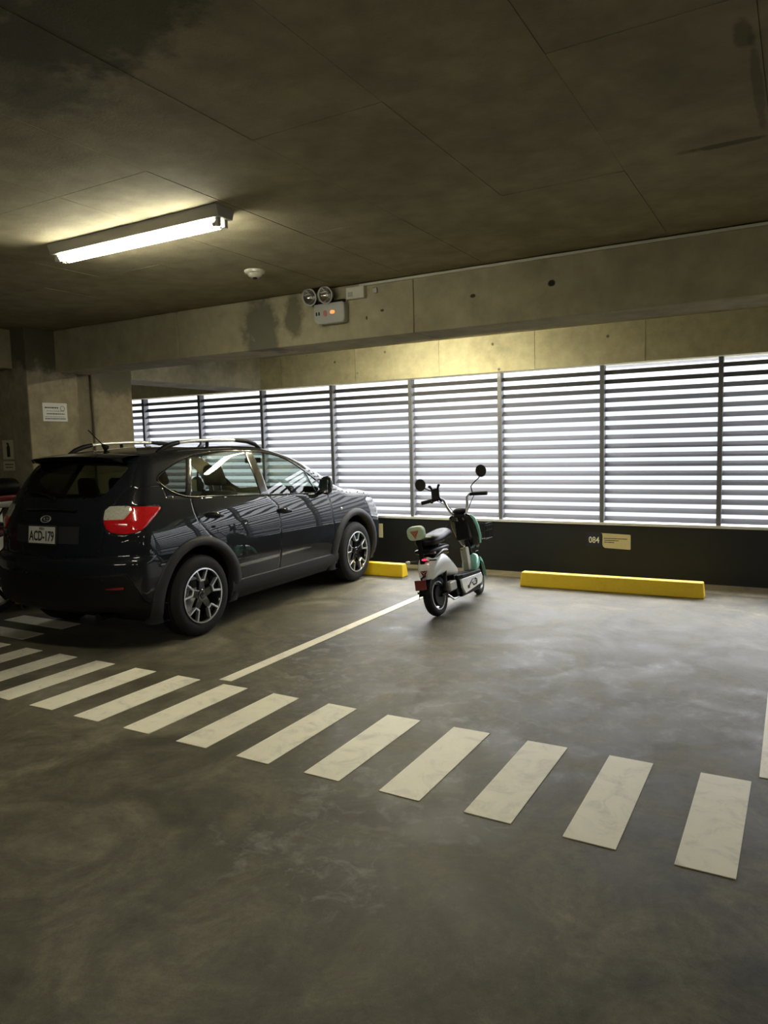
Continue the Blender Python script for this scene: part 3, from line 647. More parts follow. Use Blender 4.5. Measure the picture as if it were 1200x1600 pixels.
# classify quads
I, J = np.meshgrid(np.arange(NI-1), np.arange(NJ-1), indexing='ij'); I = I.ravel(); J = J.ravel()
Q = np.stack([I*NJ+J, (I+1)*NJ+J, (I+1)*NJ+J+1, I*NJ+J+1], 1)
C = V[Q].mean(1); NC = numgrad(C); S = C[:, 1:3]; R = C[:, [0, 2]]; K = np.stack([KP*phi(C[:, 0], C[:, 1]), C[:, 2]], 1)
x_, y_, z_ = C.T
part = np.full(len(Q), 'quarter_panel', dtype=object)
def poly_side(y, cv):   # y > curve(z)
    a = np.array(cv); o_ = np.argsort(a[:, 1]); return y > np.interp(z_, a[o_, 1], a[o_, 0])
sd_ = NC[:, 0] > .30
aft_m = ~poly_side(y_, door_m); fwd_r = poly_side(y_, door_r); fwd_f = poly_side(y_, door_f)
part[fwd_r & aft_m] = 'rear_door'; part[~aft_m & ~fwd_f] = 'front_door'; part[fwd_f & (y_ > 1.7)] = 'fender'
# above the waist: roof and pillars are one pressing
up = (z_ > 1.14) & ~((y_ < -.2) & (z_ < 1.2)); part[(z_ > 1.075) & (y_ > -.25) & (y_ < 2.3) & (z_ > np.interp(y_, [-.3, 0, 1, 2.1, 2.3], [1.2, 1.172, 1.12, 1.07, 1.06]))] = 'roof'
part[(z_ > 1.28) & (y_ > -.8) & (y_ < 1.0) & (part == 'quarter_panel')] = 'roof'
hoodm = (y_ > 2.25) & (z_ > .60) & ((NC[:, 2] > .62) | ((y_ > 3.2) & (z_ > .80) & (x_ < .66))) & (x_ < np.interp(y_, [2.2, 2.7, 3.2, 3.5], [.76, .75, .70, .62])); part[hoodm] = 'hood'
part[(y_ > 2.3) & (part == 'roof')] = 'fender'
ws = (NC[:, 1] > .25) & (z_ > 1.07) & (y_ > 1.30) & (y_ < 2.64) & (x_ < np.interp(y_, [1.3, 1.7, 2.3, 2.64], [.56, .60, .70, .74])) & (z_ < 1.58) & (y_ > 1.44-.12*x_); part[ws] = 'windshield'
part[(y_ > 2.9) & (z_ < .70) | (y_ > 3.38) & (z_ < .80)] = 'front_bumper'
part[(y_ < -.30) & (z_ < np.interp(np.abs(x_), [0, .5, .62, .75, .9], [.765, .765, .86, .90, .87])) & (z_ < np.interp(y_, [-.62, -.56, -.44], [.96, .86, .68]))] = 'rear_bumper'
rr = (NC[:, 1] < -.30) & (y_ < -.25)
gm = inside(R, gate+[(0, 1.3)]) | (inside(R, [(0, 1.20), (.60, 1.19), (.66, 1.30), (.60, 1.47), (0, 1.50)]) & rr)
part[rr & (gm | inside(R, [(-.01, 1.20), (.60, 1.19), (.575, 1.0), (.56, .90), (.54, .80), (.50, .765), (-.01, .762)]))] = 'tailgate'
part[rr & inside(R, [(-.01, rwin[0][1])]+rwin+[(-.01, rwin[-1][1])])] = 'rear_window'
din = inside(S, DLO) & (NC[:, 0] > .3) & (z_ > 1.03)
g_ = np.full(len(Q), '', object)
part[din & (y_ < c_q1(z_))] = 'quarter_window'; part[din & (y_ >= c_q1(z_)) & (y_ < c_q2(z_))] = 'window_pillar'
part[din & (y_ >= c_q2(z_)) & (y_ < c_b1(z_))] = 'rear_door_window'; part[din & (y_ >= c_b1(z_)) & (y_ < c_b2(z_))] = 'door_pillar'
part[din & (y_ >= c_b2(z_))] = 'front_door_window'
tm = inside(K, TAIL) & (y_ < -.2) & (x_ > .45); part[tm] = 'tail_lamp'; part[tm & inside(K, TLC)] = 'reversing_lens'
part[inside(S, lamp) & (x_ > .5) & (NC[:, 0] > .1)] = 'headlamp'
under = (z_ < .26) | ((NC[:, 2] < -.4) & (z_ < .5)); part[under] = 'underbody'
low = (z_ < SILL) & (y_ > .1) & (y_ < 2.5); part[low & (x_ > .5)] = 'sill_cladding'
# lower black part of the rear bumper with the kinked painted corner
part[(part == 'rear_bumper') & inside(np.stack([KP*phi(x_, y_), z_], 1), [(KP*phi(np.array(.0), np.array(-.9))-.2, .60), (KP*phi(np.array(.767), np.array(-.71)), .640), (KP*phi(np.array(.80), np.array(-.69)), .60), (KP*phi(np.array(.832), np.array(-.61)), .425), (KP*phi(np.array(.84), np.array(-.40)), .35), (.6, .35), (.6, 0), (-1.3, 0), (-1.3, .60)])] = 'lower_bumper'
for cy in (0, WB):
    part[(np.hypot(y_-cy, z_-WZ-.01) < ARCH_R-.001) & (x_ > .50)] = 'cut'
part[(x_ > .50) & ((np.abs(y_) < .40) | (np.abs(y_-WB) < .40)) & (z_ < WZ)] = 'cut'
# ---- build objects
car = tag(empty('car', (-5.24, 4.47, 0), math.radians(1.85)), 'dark grey metallic hatchback with silver roof rails parked nose to the louvres', 'car')
def submesh(sel, name, mat, mirror=False, merge=True, parent=car, groove=.004, sides=(1,), inset=0.0, label=None, wide=False):
    q = Q[sel]; ids, inv = np.unique(q, return_inverse=True); q = inv.reshape(q.shape); P = V[ids].copy(); n = numgrad(P)
    e = np.concatenate([np.sort(q[:, [a, b]], 1) for a, b in ((0, 1), (1, 2), (2, 3), (3, 0))]); u, cnt = np.unique(e, axis=0, return_counts=True)
    bd = np.zeros(len(P), bool); bd[u[cnt == 1].ravel()] = True; mid = np.abs(P[:, 0]) < 1e-4
    if groove: P[bd & ~mid] -= n[bd & ~mid]*groove
    if inset: P -= n*inset
    vs = []; fs = []
    for s in sides:
        k = len(vs); PP_ = P*np.array([s, 1, 1]); vs += PP_.tolist(); fq = (q if s > 0 else q[:, ::-1])+k; fs += fq.tolist()
    clean = []
    me = bpy.data.meshes.new(name); me.from_pydata(vs, [], fs); me.materials.append(mat)
    bm = bmesh.new(); bm.from_mesh(me); bmesh.ops.remove_doubles(bm, verts=bm.verts, dist=2e-4)
    bmesh.ops.dissolve_degenerate(bm, edges=bm.edges, dist=1e-5); bm.normal_update(); bm.to_mesh(me); bm.free()
    me.polygons.foreach_set('use_smooth', [True]*len(me.polygons))
    ob = bpy.data.objects.new(name, me); COL.objects.link(ob); ob.parent = parent
    if label: ob['label'] = label
    return ob
paint = M_['car_paint']
PARTS = {}
for nm in ('roof', 'hood', 'tailgate', 'rear_bumper', 'front_bumper', 'underbody', 'lower_bumper'):
    PARTS[nm] = submesh(part == nm, nm, {'underbody': M_['dark_plastic'], 'lower_bumper': M_['dark_plastic']}.get(nm, paint), sides=(1, -1), groove=.003 if nm != 'underbody' else 0,
                        label='black lower bumper' if nm == 'lower_bumper' else None)
for nm in ('quarter_panel', 'rear_door', 'front_door', 'fender', 'sill_cladding'):
    for s in (1, -1):
        PARTS[nm, s] = submesh(part == nm, nm, M_['cladding'] if nm == 'sill_cladding' else paint, sides=(s,), groove=.004)
submesh(part == 'windshield', 'windshield', M_['glass'], sides=(1, -1), groove=0, inset=.002)
submesh(part == 'rear_window', 'rear_window', M_['dark_glass'], sides=(1, -1), groove=0, inset=.002, label='dark privacy glass')
for s in (1, -1):
    submesh(part == 'quarter_window', 'quarter_window', M_['dark_glass'], sides=(s,), groove=0, inset=.003)
    submesh(part == 'rear_door_window', 'window', M_['glass'], sides=(s,), groove=0, inset=.004, parent=PARTS['rear_door', s])
    submesh(part == 'front_door_window', 'window', M_['glass'], sides=(s,), groove=0, inset=.004, parent=PARTS['front_door', s])
    submesh(part == 'window_pillar', 'window_pillar', M_['black_gloss'], sides=(s,), groove=.002)
    submesh(part == 'door_pillar', 'door_pillar', M_['black_gloss'], sides=(s,), groove=.002)
    tl = submesh(part == 'tail_lamp', 'tail_lamp', M_['red_lens'], sides=(s,), groove=.003, inset=-.003, label='red wraparound tail lamp')
    submesh(part == 'reversing_lens', 'reversing_lens', M_['clear_lens'], sides=(s,), groove=.002, inset=-.003, parent=tl)
    submesh(part == 'headlamp', 'headlamp', M_['headlamp'], sides=(s,), groove=.002, inset=-.002)
# dark gasket shell just under the panels so that the shut lines read dark
keep = (part != 'cut')
for w_ in ('windshield', 'rear_window', 'quarter_window', 'rear_door_window', 'front_door_window'): keep &= (part != w_)
sh = Q[keep][::1]
submesh(keep, 'inner_shell', M_['interior'], sides=(1, -1), groove=0, inset=.009)
def sp(y, z, off=.0, s=1):
    x = float(side_x(y, z)); return (s*(x+off), y, z)
# chrome line round the side windows, door sills etc.
for s in (1, -1):
    cp = [sp(y, z, .002, s) for y, z in DLO if not (y > 1.9 and z < 1.2)]
    P_ = [p for p in DLO]; low_ = [sp(y, z, .004, s) for y, z in smooth_poly([(2.02, 1.070), (1.87, 1.075), (1.02, 1.120), (.30, 1.160), (0, 1.172), (-.15, 1.215), (-.25, 1.280), (-.296, 1.335), (-.245, 1.377), (-.04, 1.454), (.145, 1.504), (.35, 1.537), (.62, 1.550), (.93, 1.543), (1.27, 1.522), (1.51, 1.468), (1.67, 1.389), (1.835, 1.289), (1.945, 1.212)], False, 1)]
    MB().tube(low_, .0055, 6, flat=1.0).build('window_moulding', M_['black_gloss'], car, smooth=60)
    # wheel arch cladding rings
    for cy in (0, WB):
        a0, a1 = (-38, 222); n = 64; rings = []
        for i in range(n+1):
            a = math.radians(a0+(a1-a0)*i/n); k = 1.0
            edge = max(0, math.sin(a))
            ro = .492+(.045*(1-edge)); ri = ARCH_R-.012; ring = []
            for r, off in ((ri, -.05), (ri, .006), (ri+.012, .020), ((ri+ro)/2, .022), (ro-.010, .014), (ro, .0), (ro, -.02)):
                y = cy+r*math.cos(a); z = max(.20, WZ+.01+r*math.sin(a)); x = float(side_x(y, max(z, .24))); ring.append((s*(max(x, .78 if cy > 1 else .76)+off), y, z))
            rings.append(ring)
        MB().loft(rings, cap=False, closed=False).build('arch_cladding', M_['cladding'], car, smooth=50, label='matt grey plastic arch cladding')
        # wheel well liner
        n = 28; vs = []
        for xx in (.90, .50):
            xx = min(xx, .835)
            for i in range(n+1):
                a = math.radians(-20+220*i/n); vs.append((s*xx, cy+(ARCH_R-.008)*math.cos(a), WZ+.01+(ARCH_R-.008)*math.sin(a)))
        fs = [(i, i+1, n+2+i, n+1+i) for i in range(n)]
        b_ = len(vs); vs.append((s*.5, cy, WZ)); fs += [(n+1+i, n+2+i, b_) for i in range(n)]
        MB().add(vs, fs).build('wheel_well', M_['dark_plastic'], car, smooth=60)
    # sill cladding bar between the arches
    rings = []
    for i in range(25):
        y = .40+(2.20-.40)*i/24; f_ = min(1, min(i, 24-i)/3)
        rings.append([sp(y, z, o_, s) if z > .2 else (s*.80, y, z) for z, o_ in ((.395+.0*f_, -.004), (.385, .016), (.33, .026), (.265, .020), (.22, -.01))])
    MB().loft(rings, cap=False, closed=False).build('sill_moulding', M_['cladding'], car, smooth=50, label='matt grey plastic sill moulding')
# raised body-coloured edge of the rear bumper corner
for s in (1, -1):
    pts = [(.770, -.706, .638), (.795, -.690, .60), (.834, -.605, .425), (.838, -.56, .398), (.842, -.365, .352)]
    pts = [(s*(XC+(p[0]-XC)*1.012), YC+(p[1]-YC)*1.012, p[2]) for p in pts]
    MB().tube(pts, .006, 6).build('bumper_edge', M_['car_paint'], car, smooth=60)
    MB().tube([(s*x, y, z) for x, y, z in [(.62, -.775, .525), (.70, -.752, .525), (.755, -.725, .530)]], .014, 8, flat=.8).build('rear_reflector', M_['dark_red'], car, smooth=60, label='dark red reflector')
# roof rails
for s in (1, -1):
    yy = [-.10, -.03, .06, .16, .30, .6, .9, 1.1, 1.22, 1.32]
    hh = [.004, .034, .055, .066, .072, .074, .068, .058, .040, .006]
    xr = .545; rail = []
    def rz(y): return float(T_Y(np.array(y)))-float(C_Y(np.array(y)))*xr*xr-.012
    rail = [(s*(xr-.01*abs(y-.6)), y, rz(y)+h) for y, h in zip(yy, hh)]
    MB().tube(rail[2:-1], .017, 10, flat=.9).build('roof_rail', M_['rail'], car, smooth=60, label='satin silver roof rail')
    for seg_ in (rail[:4], rail[-4:]):
        MB().tube(seg_, .020, 10, radii=[.016, .021, .022, .019] if seg_ is rail[:4] or seg_[0] == rail[0] else [.018, .021, .02, .014]).build('rail_foot', M_['dark_plastic'], car, smooth=60)
    MB().cyl((s*.54, .52, rz(.52)-.005), (s*.545, .52, rz(.52)+.06), .016, 8).build('rail_foot', M_['dark_plastic'], car, smooth=60)
# roof spoiler over the rear window
def spoil(u, v):
    x = -.545+1.09*u; ax = abs(x)
    y0 = -.30+.02*ax; yb = -.585+.22*ax**2+.55*max(0, ax-.42)**2*4
    zt = float(T_Y(np.array(-.30)))-.09*ax*ax+.012-.02*max(0, ax-.5)*10*.1
    if v <= .5: t = v*2; y = y0+(yb-y0)*t; return (x, y, zt-.012+.014*math.sin(t*math.pi*.5)-.035*t*t)
    t = (v-.5)*2; y = yb+(y0-.04-yb)*t; return (x, y, zt-.035-.026-.01*t)
MB().grid(spoil, 48, 16).build('roof_spoiler', paint, car, smooth=50)
MB().box((-.10, -.545, 1.505), (.10, -.535, 1.518)).build('brake_light', M_['dark_red'], car, bevel=.003)
MB().tube([(-.03, -.12, 1.60), (-.03, -.16, 1.628)], .02, 10, radii=[.030, .012]).tube([(-.03, -.15, 1.622), (-.03, -.30, 1.755)], .0045, 6).build('roof_antenna', M_['dark_plastic'], car, smooth=50)
# tailgate furniture: plate recess, plate, emblem, wiper
pr = []
def gy(x, z, o_=0.): return (x, float(rear_y(abs(x), z))-o_, z)
MB().grid(lambda u, v: gy(-.365+.73*u, .862+.135*v, .0035), 30, 6).build('plate_panel', M_['cladding'], car, smooth=60)
rz_ = lambda z: float(rear_y(0., z))
pl = MB().box((-.168, -.006, -.078), (.168, .006, .078)).build('number_plate', M_['ink'], car, bevel=.004, loc=(.0, rz_(.928)-.020, .928)); pl.rotation_euler[0] = math.radians(-6); pl['label'] = 'number plate in a black frame'
MB().box((-.156, -.0078, -.066), (.156, -.006, .066)).build('plate_face', M_['plate'], pl, bevel=.003)
fr_ = frame((0, -.0085, -.012), (1, 0, 0), (0, 0, 1))
text('lettering', 'ACD-179', .108, M_['ink'], fr_, pl, sx=.68, bold=.0028)
text('lettering', 'PERU', .026, M_['ink'], frame((0, -.0085, .048), (1, 0, 0), (0, 0, 1)), pl, bold=.0005)
em_ = MB().lathe([(.058, 0), (.062, .004), (.058, .008), (.050, .008), (.047, .004)], 40, Matrix.Diagonal((1.0, .52, 1, 1))).build('emblem', M_['badge'], car, smooth=50, label='oval chrome emblem')
em_.matrix_local = frame((0, rz_(1.048)-.006, 1.048), (1, 0, 0), (0, (rz_(1.075)-rz_(1.02))/.055, 1))
for (sx_, sy_, r_) in ((-.022, .004, .012), (.004, .010, .006), (.018, .008, .006), (.004, -.010, .006), (.020, -.008, .006), (-.012, -.011, .005)):
    MB().lathe([(r_, .002), (r_*.3, .0045), (0.0001, .007)], 4, Matrix.Translation((sx_, sy_, 0))).build('emblem_star', M_['badge'], em_)
MB().lathe([(.0001, .002), (.050, .002)], 32, Matrix.Diagonal((1.0, .52, 1, 1))).build('emblem_field', M_['dark_plastic'], em_)
MB().tube([gy(-.30, 1.115, .012), gy(0, 1.125, .016), gy(.30, 1.115, .012)], .012, 8, flat=.7).build('gate_garnish', M_['black_gloss'], car, smooth=50)
MB().tube([gy(.0, 1.20, .018), gy(-.12, 1.235, .022), gy(-.42, 1.26, .018)], .007, 6).tube([gy(.0, 1.20, .01), gy(.0, 1.20, .03)], .02, 10).build('rear_wiper', M_['dark_plastic'], car, smooth=50)
MB().cyl((.42, -.40, .27), (.42, -.70, .265), .032, 16).build('exhaust_tip', M_['dark_plastic'], car, smooth=40)
for s in (1, -1):
    MB().tube([sp(1.87-.0, 1.085, .004, s), sp(1.83, 1.18, .004, s), sp(1.79, 1.31, .004, s)], .011, 6, flat=.6).build('window_divider', M_['black_gloss'], PARTS['front_door', s], smooth=60)
# door handles, repeaters, mirrors
for s in (1, -1):
    for (ya, za, yb, zb) in ((.14, 1.015, .335, .992), (1.15, .958, 1.335, .938)):
        cy_, cz_ = (ya+yb)/2, (za+zb)/2; x = float(side_x(cy_, cz_))
        hn = MB().tube([(s*(x+.004), ya, za), (s*(x+.030), ya+.03, za), (s*(x+.038), cy_, cz_+.003), (s*(x+.030), yb-.03, zb), (s*(x+.004), yb, zb)], .012, 10, radii=[.015, .018, .020, .018, .015]).build('door_handle', M_['car_paint'], PARTS['rear_door' if ya < 1 else 'front_door', s], smooth=60)
        ell(s*(x-.004), cy_-.005, cz_-.004, .010, .062, .032, n=20, m=10).build('handle_cup', M_['dark_plastic'], PARTS['rear_door' if ya < 1 else 'front_door', s], smooth=60)
    x = float(side_x(2.30, .868)); ell(s*(x+.002), 2.30, .868, .008, .026, .017, n=16, m=8).build('side_repeater', M_['clear_lens'], car, smooth=60)
    mb = MB(); rings = []
    for t, (w2, h2, dy) in zip((.0, .15, .4, .7, .92, 1.0), ((.025, .03, .0), (.045, .075, .0), (.058, .098, .0), (.058, .100, .0), (.048, .085, .0), (.02, .045, .0))):
        xx = .815+.150*t
        rings.append([(s*(xx), 1.955+w2*math.cos(a)*(1.0 if math.cos(a) > 0 else .75), 1.145+.01*t+h2*math.sin(a)) for a in [2*math.pi*k/20 for k in range(20)]])
    mi = mb.loft(rings).build('wing_mirror', M_['black_gloss'], car, smooth=60)
    MB().box((min(s*.845, s*.945), 1.905, 1.075), (max(s*.845, s*.945), 1.912, 1.215)).build('mirror_glass', M_['mirror'], mi, bevel=.02, seg=3)
    MB().tube([(s*.80, 1.95, 1.07), (s*.86, 1.95, 1.09)], .028, 8).build('mirror_foot', M_['black_gloss'], mi, smooth=60)
# grille / front details (seen from the side only)
MB().box((-.42, 3.44, .62), (.42, 3.53, .74)).build('grille', M_['dark_plastic'], car, bevel=.02)
for s in (1, -1): ell(s*.66, 3.34, .42, .05, .04, .05, n=16, m=8).build('fog_lamp', M_['clear_lens'], car, smooth=60)
# interior
def seat(x, y, w_, name='front_seat', hr=True):
    r = MB().box((x-w_/2, y-.25, .48), (x+w_/2, y+.27, .64), taper=(.02, .03)).build(name, M_['carbon_in'], car, bevel=.05, seg=3, smooth=50)
    Mb = Matrix.Translation((x, y-.25, .60)) @ Matrix.Rotation(math.radians(14), 4, 'X')
    MB().box((-w_/2, -.07, 0), (w_/2, .07, .58), Mb, taper=(.05, .01)).build('seat_back', M_['carbon_in'], r, bevel=.05, seg=3, smooth=50)
    return r, Mb
for s in (1, -1):
    r, Mb = seat(s*.37, 1.22, .50)
    MB().box((-.13, -.05, .64), (.13, .05, .84), Mb, taper=(.03, .01)).build('head_rest', M_['carbon_in'], r, bevel=.04, seg=3, smooth=50)
    MB().cyl(Mb @ Vector((-.05, 0, .55)), Mb @ Vector((-.05, 0, .66)), .007, 6).cyl(Mb @ Vector((.05, 0, .55)), Mb @ Vector((.05, 0, .66)), .007, 6).build('rest_posts', M_['chrome'], r, smooth=40)
r, Mb = seat(0, .38, 1.20, 'rear_bench')
for xx in (-.40, 0, .40): MB().box((xx-.12, -.045, .60), (xx+.12, .045, .76), Mb, taper=(.03, .01)).build('head_rest', M_['carbon_in'], r, bevel=.035, seg=3, smooth=50)
MB().box((-.72, 1.95, .62), (.72, 2.50, 1.03), taper=(.02, .10)).build('dashboard', M_['interior'], car, bevel=.06, seg=3, smooth=50)
MB().lathe([(.175+.014*math.cos(a), .014*math.sin(a)) for a in [2*math.pi*k/8 for k in range(9)]], 28, frame((-.37, 1.80, .97), (1, 0, 0), (0, .42, 1))).cyl((-.37, 1.80, .97), (-.37, 1.98, .90), .03, 10).box((-.17, -.02, -.01), (.17, .02, .01), frame((-.37, 1.80, .97), (1, 0, 0), (0, .42, 1))).build('steering_wheel', M_['interior'], car, smooth=50)
MB().box((-.11, 1.86, 1.40), (.11, 1.88, 1.46)).build('rear_view_mirror', M_['interior'], car, bevel=.01)
MB().box((-.78, -.55, .40), (.78, 2.4, .46)).build('cabin_floor', M_['interior'], car)
# wheels
def car_wheel(s, y):
    r = empty('wheel', (s*.7725, y, WZ)); r.parent = car; r.rotation_euler = (0, 0, 0 if s > 0 else math.pi)
    Mw_ = Matrix.Rotation(math.pi/2, 4, 'Y')      # lathe axis z -> +x (outboard)
    R_, W_ = WR, .112
    prof = [(.235, -W_+.005), (.262, -W_-.002), (.30, -W_), (.325, -W_+.012), (.338, -W_+.035)]
    for k in range(9):   # tread with circumferential grooves
        xx = -.068+k*.017; prof += [(.343 if k % 2 == 0 else .336, xx-.004), (.343 if k % 2 == 0 else .336, xx+.004)]
    prof += [(.338, W_-.035), (.325, W_-.012), (.30, W_), (.262, W_+.002), (.235, W_-.005), (.226, W_-.02)]
    ty = MB().lathe(prof, 72, Mw_).build('tyre', M_['rubber'], r, smooth=35)
    # tread blocks
    mb = MB()
    for k in range(60):
        a = 2*math.pi*k/60
        for sd2 in (-1, 1):
            mb.box((-.006, sd2*.088-.016, .330), (.006, sd2*.088+.016, .3435), Matrix.Rotation(a, 4, 'X') @ frame((0, 0, 0), (0, 1, 0), (-1, 0, 0)))
    rm = MB().lathe([(.232, W_-.008), (.236, W_+.000), (.226, W_+.003), (.220, W_-.004), (.212, W_-.03), (.205, -.08), (.0001, -.085)], 56, Mw_).build('rim', M_['black_gloss'], r, smooth=35)
    MB().lathe([(.232, W_-.003), (.233, W_+.004), (.223, W_+.006), (.221, W_-.002)], 56, Mw_).build('rim_edge', M_['silver'], rm, smooth=35, label='bright machined rim edge')
    MB().lathe([(.0001, -.02), (.15, -.02), (.15, -.035)], 40, Mw_).build('brake_disc', M_['silver'], r, smooth=35)
    for k in range(5):
        a = 2*math.pi*k/5
        Mk = Matrix.Rotation(a, 4, 'X') @ frame((W_-.012, 0, 0), (0, 1, 0), (0, 0, 1))   # local x -> y, local y -> radial z, z -> outboard
        MB().prism([(-.036, .02), (.036, .02), (.029, .132), (-.029, .132)], -.035, -.002, Mk).build('spoke', M_['black_gloss'], rm, bevel=.004)
        fk = MB()
        fk.prism([(-.029, .122), (.029, .122), (.022, .138), (-.022, .138)], -.022, .012, Mk)
        for q in (-1, 1):
            pts = [(q*.013, .126), (q*.029, .126), (q*.070, .2165), (q*.055, .2210)]
            if q < 0: pts = pts[::-1]
            fk.prism(pts, -.022, .012, Mk)
        fk.build('spoke_fork', M_['silver'], rm, bevel=.002, label='machined silver spoke fork')
        MB().cyl(Mk @ Vector((.034*math.sin(.6), .034*math.cos(.6), -.012)), Mk @ Vector((.034*math.sin(.6), .034*math.cos(.6), .002)), .009, 6).build('wheel_nut', M_['chrome'], rm)
    MB().lathe([(.058, W_-.045), (.055, W_-.016), (.048, W_-.010), (.028, W_-.010), (.026, W_-.004), (.0001, W_-.002)], 28, Mw_).build('hub_cap', M_['black_gloss'], rm, smooth=35)
for s in (1, -1):
    for y in (0, WB): car_wheel(s, y)
# ------------------------------------------------------------------ electric scooter
sc = tag(empty('electric_scooter', (-2.838, 5.90, 0), 0), 'small white and mint electric scooter leaning on its stand in the empty bay', 'scooter')
sc.rotation_euler = (0, math.radians(-9), math.radians(-.4))
WBS, RS = 1.06, .188
ST = Matrix.Translation((-.02, .93, 0)) @ Matrix.Rotation(math.radians(10), 4, 'Z') @ Matrix.Translation((0, -.93, 0))
def tf(pts, M=ST): return [tuple(M @ Vector(p)) for p in pts]
def small_wheel(name, y, parent, w_, M=None, r=RS, spokes=5):
    ob = empty(name, (0, y, r+.004)); ob.parent = parent
    if M is not None: ob.matrix_local = M @ Matrix.Translation((0, y, r+.004))
    A = Matrix.Rotation(math.pi/2, 4, 'Y'); k = w_/2
    prof = [(r*.66, -k*.75), (r*.80, -k), (r*.93, -k*.82), (r*.99, -k*.35), (r, 0), (r*.99, k*.35), (r*.93, k*.82), (r*.80, k), (r*.66, k*.75)]
    MB().lathe(prof, 48, A).build('tyre', M_['rubber'], ob, smooth=50)
    rm = MB().lathe([(r*.68, -k*.7), (r*.69, -k*.82), (r*.64, -k*.82), (r*.60, -k*.3), (r*.60, k*.3), (r*.64, k*.82), (r*.69, k*.82), (r*.68, k*.7)], 40, A).build('rim', M_['silver'], ob, smooth=40)
    for i in range(spokes):
        MB().box((-.011, -.009, .03), (.011, .009, r*.64), Matrix.Rotation(2*math.pi*i/spokes, 4, 'X')).build('spoke', M_['dark_plastic'], rm, bevel=.003)
    MB().lathe([(.0001, -k*.9), (.035, -k*.9), (.05, -k*.5), (.05, k*.5), (.035, k*.9), (.0001, k*.9)], 24, A).build('hub', M_['dark_plastic'], ob, smooth=40)
    return ob
rw = small_wheel('rear_wheel', 0, sc, .088); fw = small_wheel('front_wheel', WBS, sc, .075, ST)
MB().lathe([(.0001, -.05), (.095, -.05), (.098, -.03), (.098, .03), (.095, .05), (.0001, .05)], 32, Matrix.Rotation(math.pi/2, 4, 'Y')).build('hub_motor', M_['dark_plastic'], rw, smooth=40)
def sect(y, zc, hw, hh, n=20, p=2.6, tilt=0):
    r = []
    for k in range(n):
        a = 2*math.pi*k/n; c, s = math.cos(a), math.sin(a)
        r.append((hw*math.copysign(abs(c)**(2/p), c), y+tilt*hh*s, zc+hh*math.copysign(abs(s)**(2/p), s)))
    return r
# rear body shell: high tail sweeping down to the footboard
MB().loft([sect(-.135, .405, .055, .070), sect(-.11, .430, .086, .100), (sect(-.04, .465, .106, .112)), sect(.06, .480, .118, .118), sect(.15, .462, .120, .118), sect(.24, .420, .114, .090), sect(.33, .370, .102, .060), sect(.415, .336, .085, .028)]).build('rear_body', M_['sc_white'], sc, smooth=60, subsurf=1, label='pearl white rear body')
MB().loft([sect(-0.110, 0.490, .052, .030), sect(-0.015, 0.555, .092, .040), sect(0.105, 0.580, .102, .042), sect(0.195, 0.570, .104, .045), sect(0.225, 0.565, .098, .035)], ).build('seat_base', M_['black_gloss'], sc, smooth=60)
MB().loft([sect(-0.115, 0.610, .080, .018), sect(-0.085, 0.610, .098, .026), sect(0.085, 0.610, .106, .028), sect(0.225, 0.610, .106, .028), sect(0.245, 0.610, .098, .020)]).build('pillion_pad', M_['seat_vinyl'], sc, smooth=60)
for y in (-.03, .10, .20): MB().box((-.085, y-.010, .575), (.085, y+.010, .60)).build('pad_bracket', M_['silver'], sc, bevel=.003)
# saddle
def sad(y, zc, hw, hh): return sect(y, zc, hw, hh, 24, 2.3)
MB().loft([sad(-0.100, 0.680, .03, .02), sad(-0.080, 0.690, .085, .050), sad(-0.015, 0.693, .118, .060), sad(0.105, 0.695, .120, .058), sad(0.205, 0.707, .108, .058), sad(0.305, 0.723, .090, .058), sad(0.385, 0.721, .078, .052), sad(0.430, 0.707, .062, .040), sad(0.447, 0.700, .02, .015)]).build('saddle', M_['seat_vinyl'], sc, smooth=70, subsurf=1)
MB().cyl((0, .26, .42), (0, .22, .67), .018, 12).build('seat_post', M_['silver'], sc, smooth=40)
MB().tube([(-.07, .08, .655), (-.08, .04, .62), (-.06, -.02, .60)], .008, 6).tube([(.07, .08, .655), (.08, .04, .62), (.06, -.02, .60)], .008, 6).build('seat_spring', M_['dark_plastic'], sc, smooth=50)
# backrest
br = MB().prism(rrect(.165, .125, .048, 6), -.03, .03, frame((-.02, -.135, .785), (1, 0, 0), (0, -.08, 1))).build('backrest', M_['pale_green'], sc, bevel=.012, seg=3, smooth=50, label='pale green padded backrest')
def emblem(parent, M, s, mat):
    a = s; t = .003
    e_ = MB()
    for q in range(3):
        Rq = M @ Matrix.Rotation(math.radians(120*q), 4, 'Z')
        e_.prism([(-.10*a, -.06*a), (-.13*a, .42*a), (.0*a, .52*a), (.0*a, -.0*a)], 0, t, Rq @ Matrix.Rotation(math.radians(180), 4, 'Z'))
        e_.prism([(.0*a, .0*a), (.0*a, .52*a), (.13*a, .42*a), (.10*a, -.06*a)], 0, t*1.6, Rq @ Matrix.Rotation(math.radians(180), 4, 'Z'))
    return e_
def tri_emblem(name, parent, M, s, mat, label=None):
    # rounded downward triangle cut by three bars meeting in the middle
    mb = MB(); g = .055*s; R_ = .56*s
    P3 = [Vector((R_*math.cos(math.radians(a)), R_*math.sin(math.radians(a)))) for a in (150, 30, 270)]
    c = Vector((0, 0))
    for i in range(3):
        a_, b_ = P3[i], P3[(i+1) % 3]; m = (a_+b_)/2*.80
        q = (c*.0+(a_+b_)*.07); pts = [q, a_*.93+b_*.03, m*1.08, b_*.93+a_*.03]
        mb.prism([(p.x, p.y) for p in pts], 0, .003, M)
    return mb.build(name, mat, parent, label=label)
tri_emblem('emblem', br, frame((-.02, -.168, .782), (1, 0, 0), (0, -.08, 1)), .095, M_['orange_red'], 'orange three-part triangular emblem')
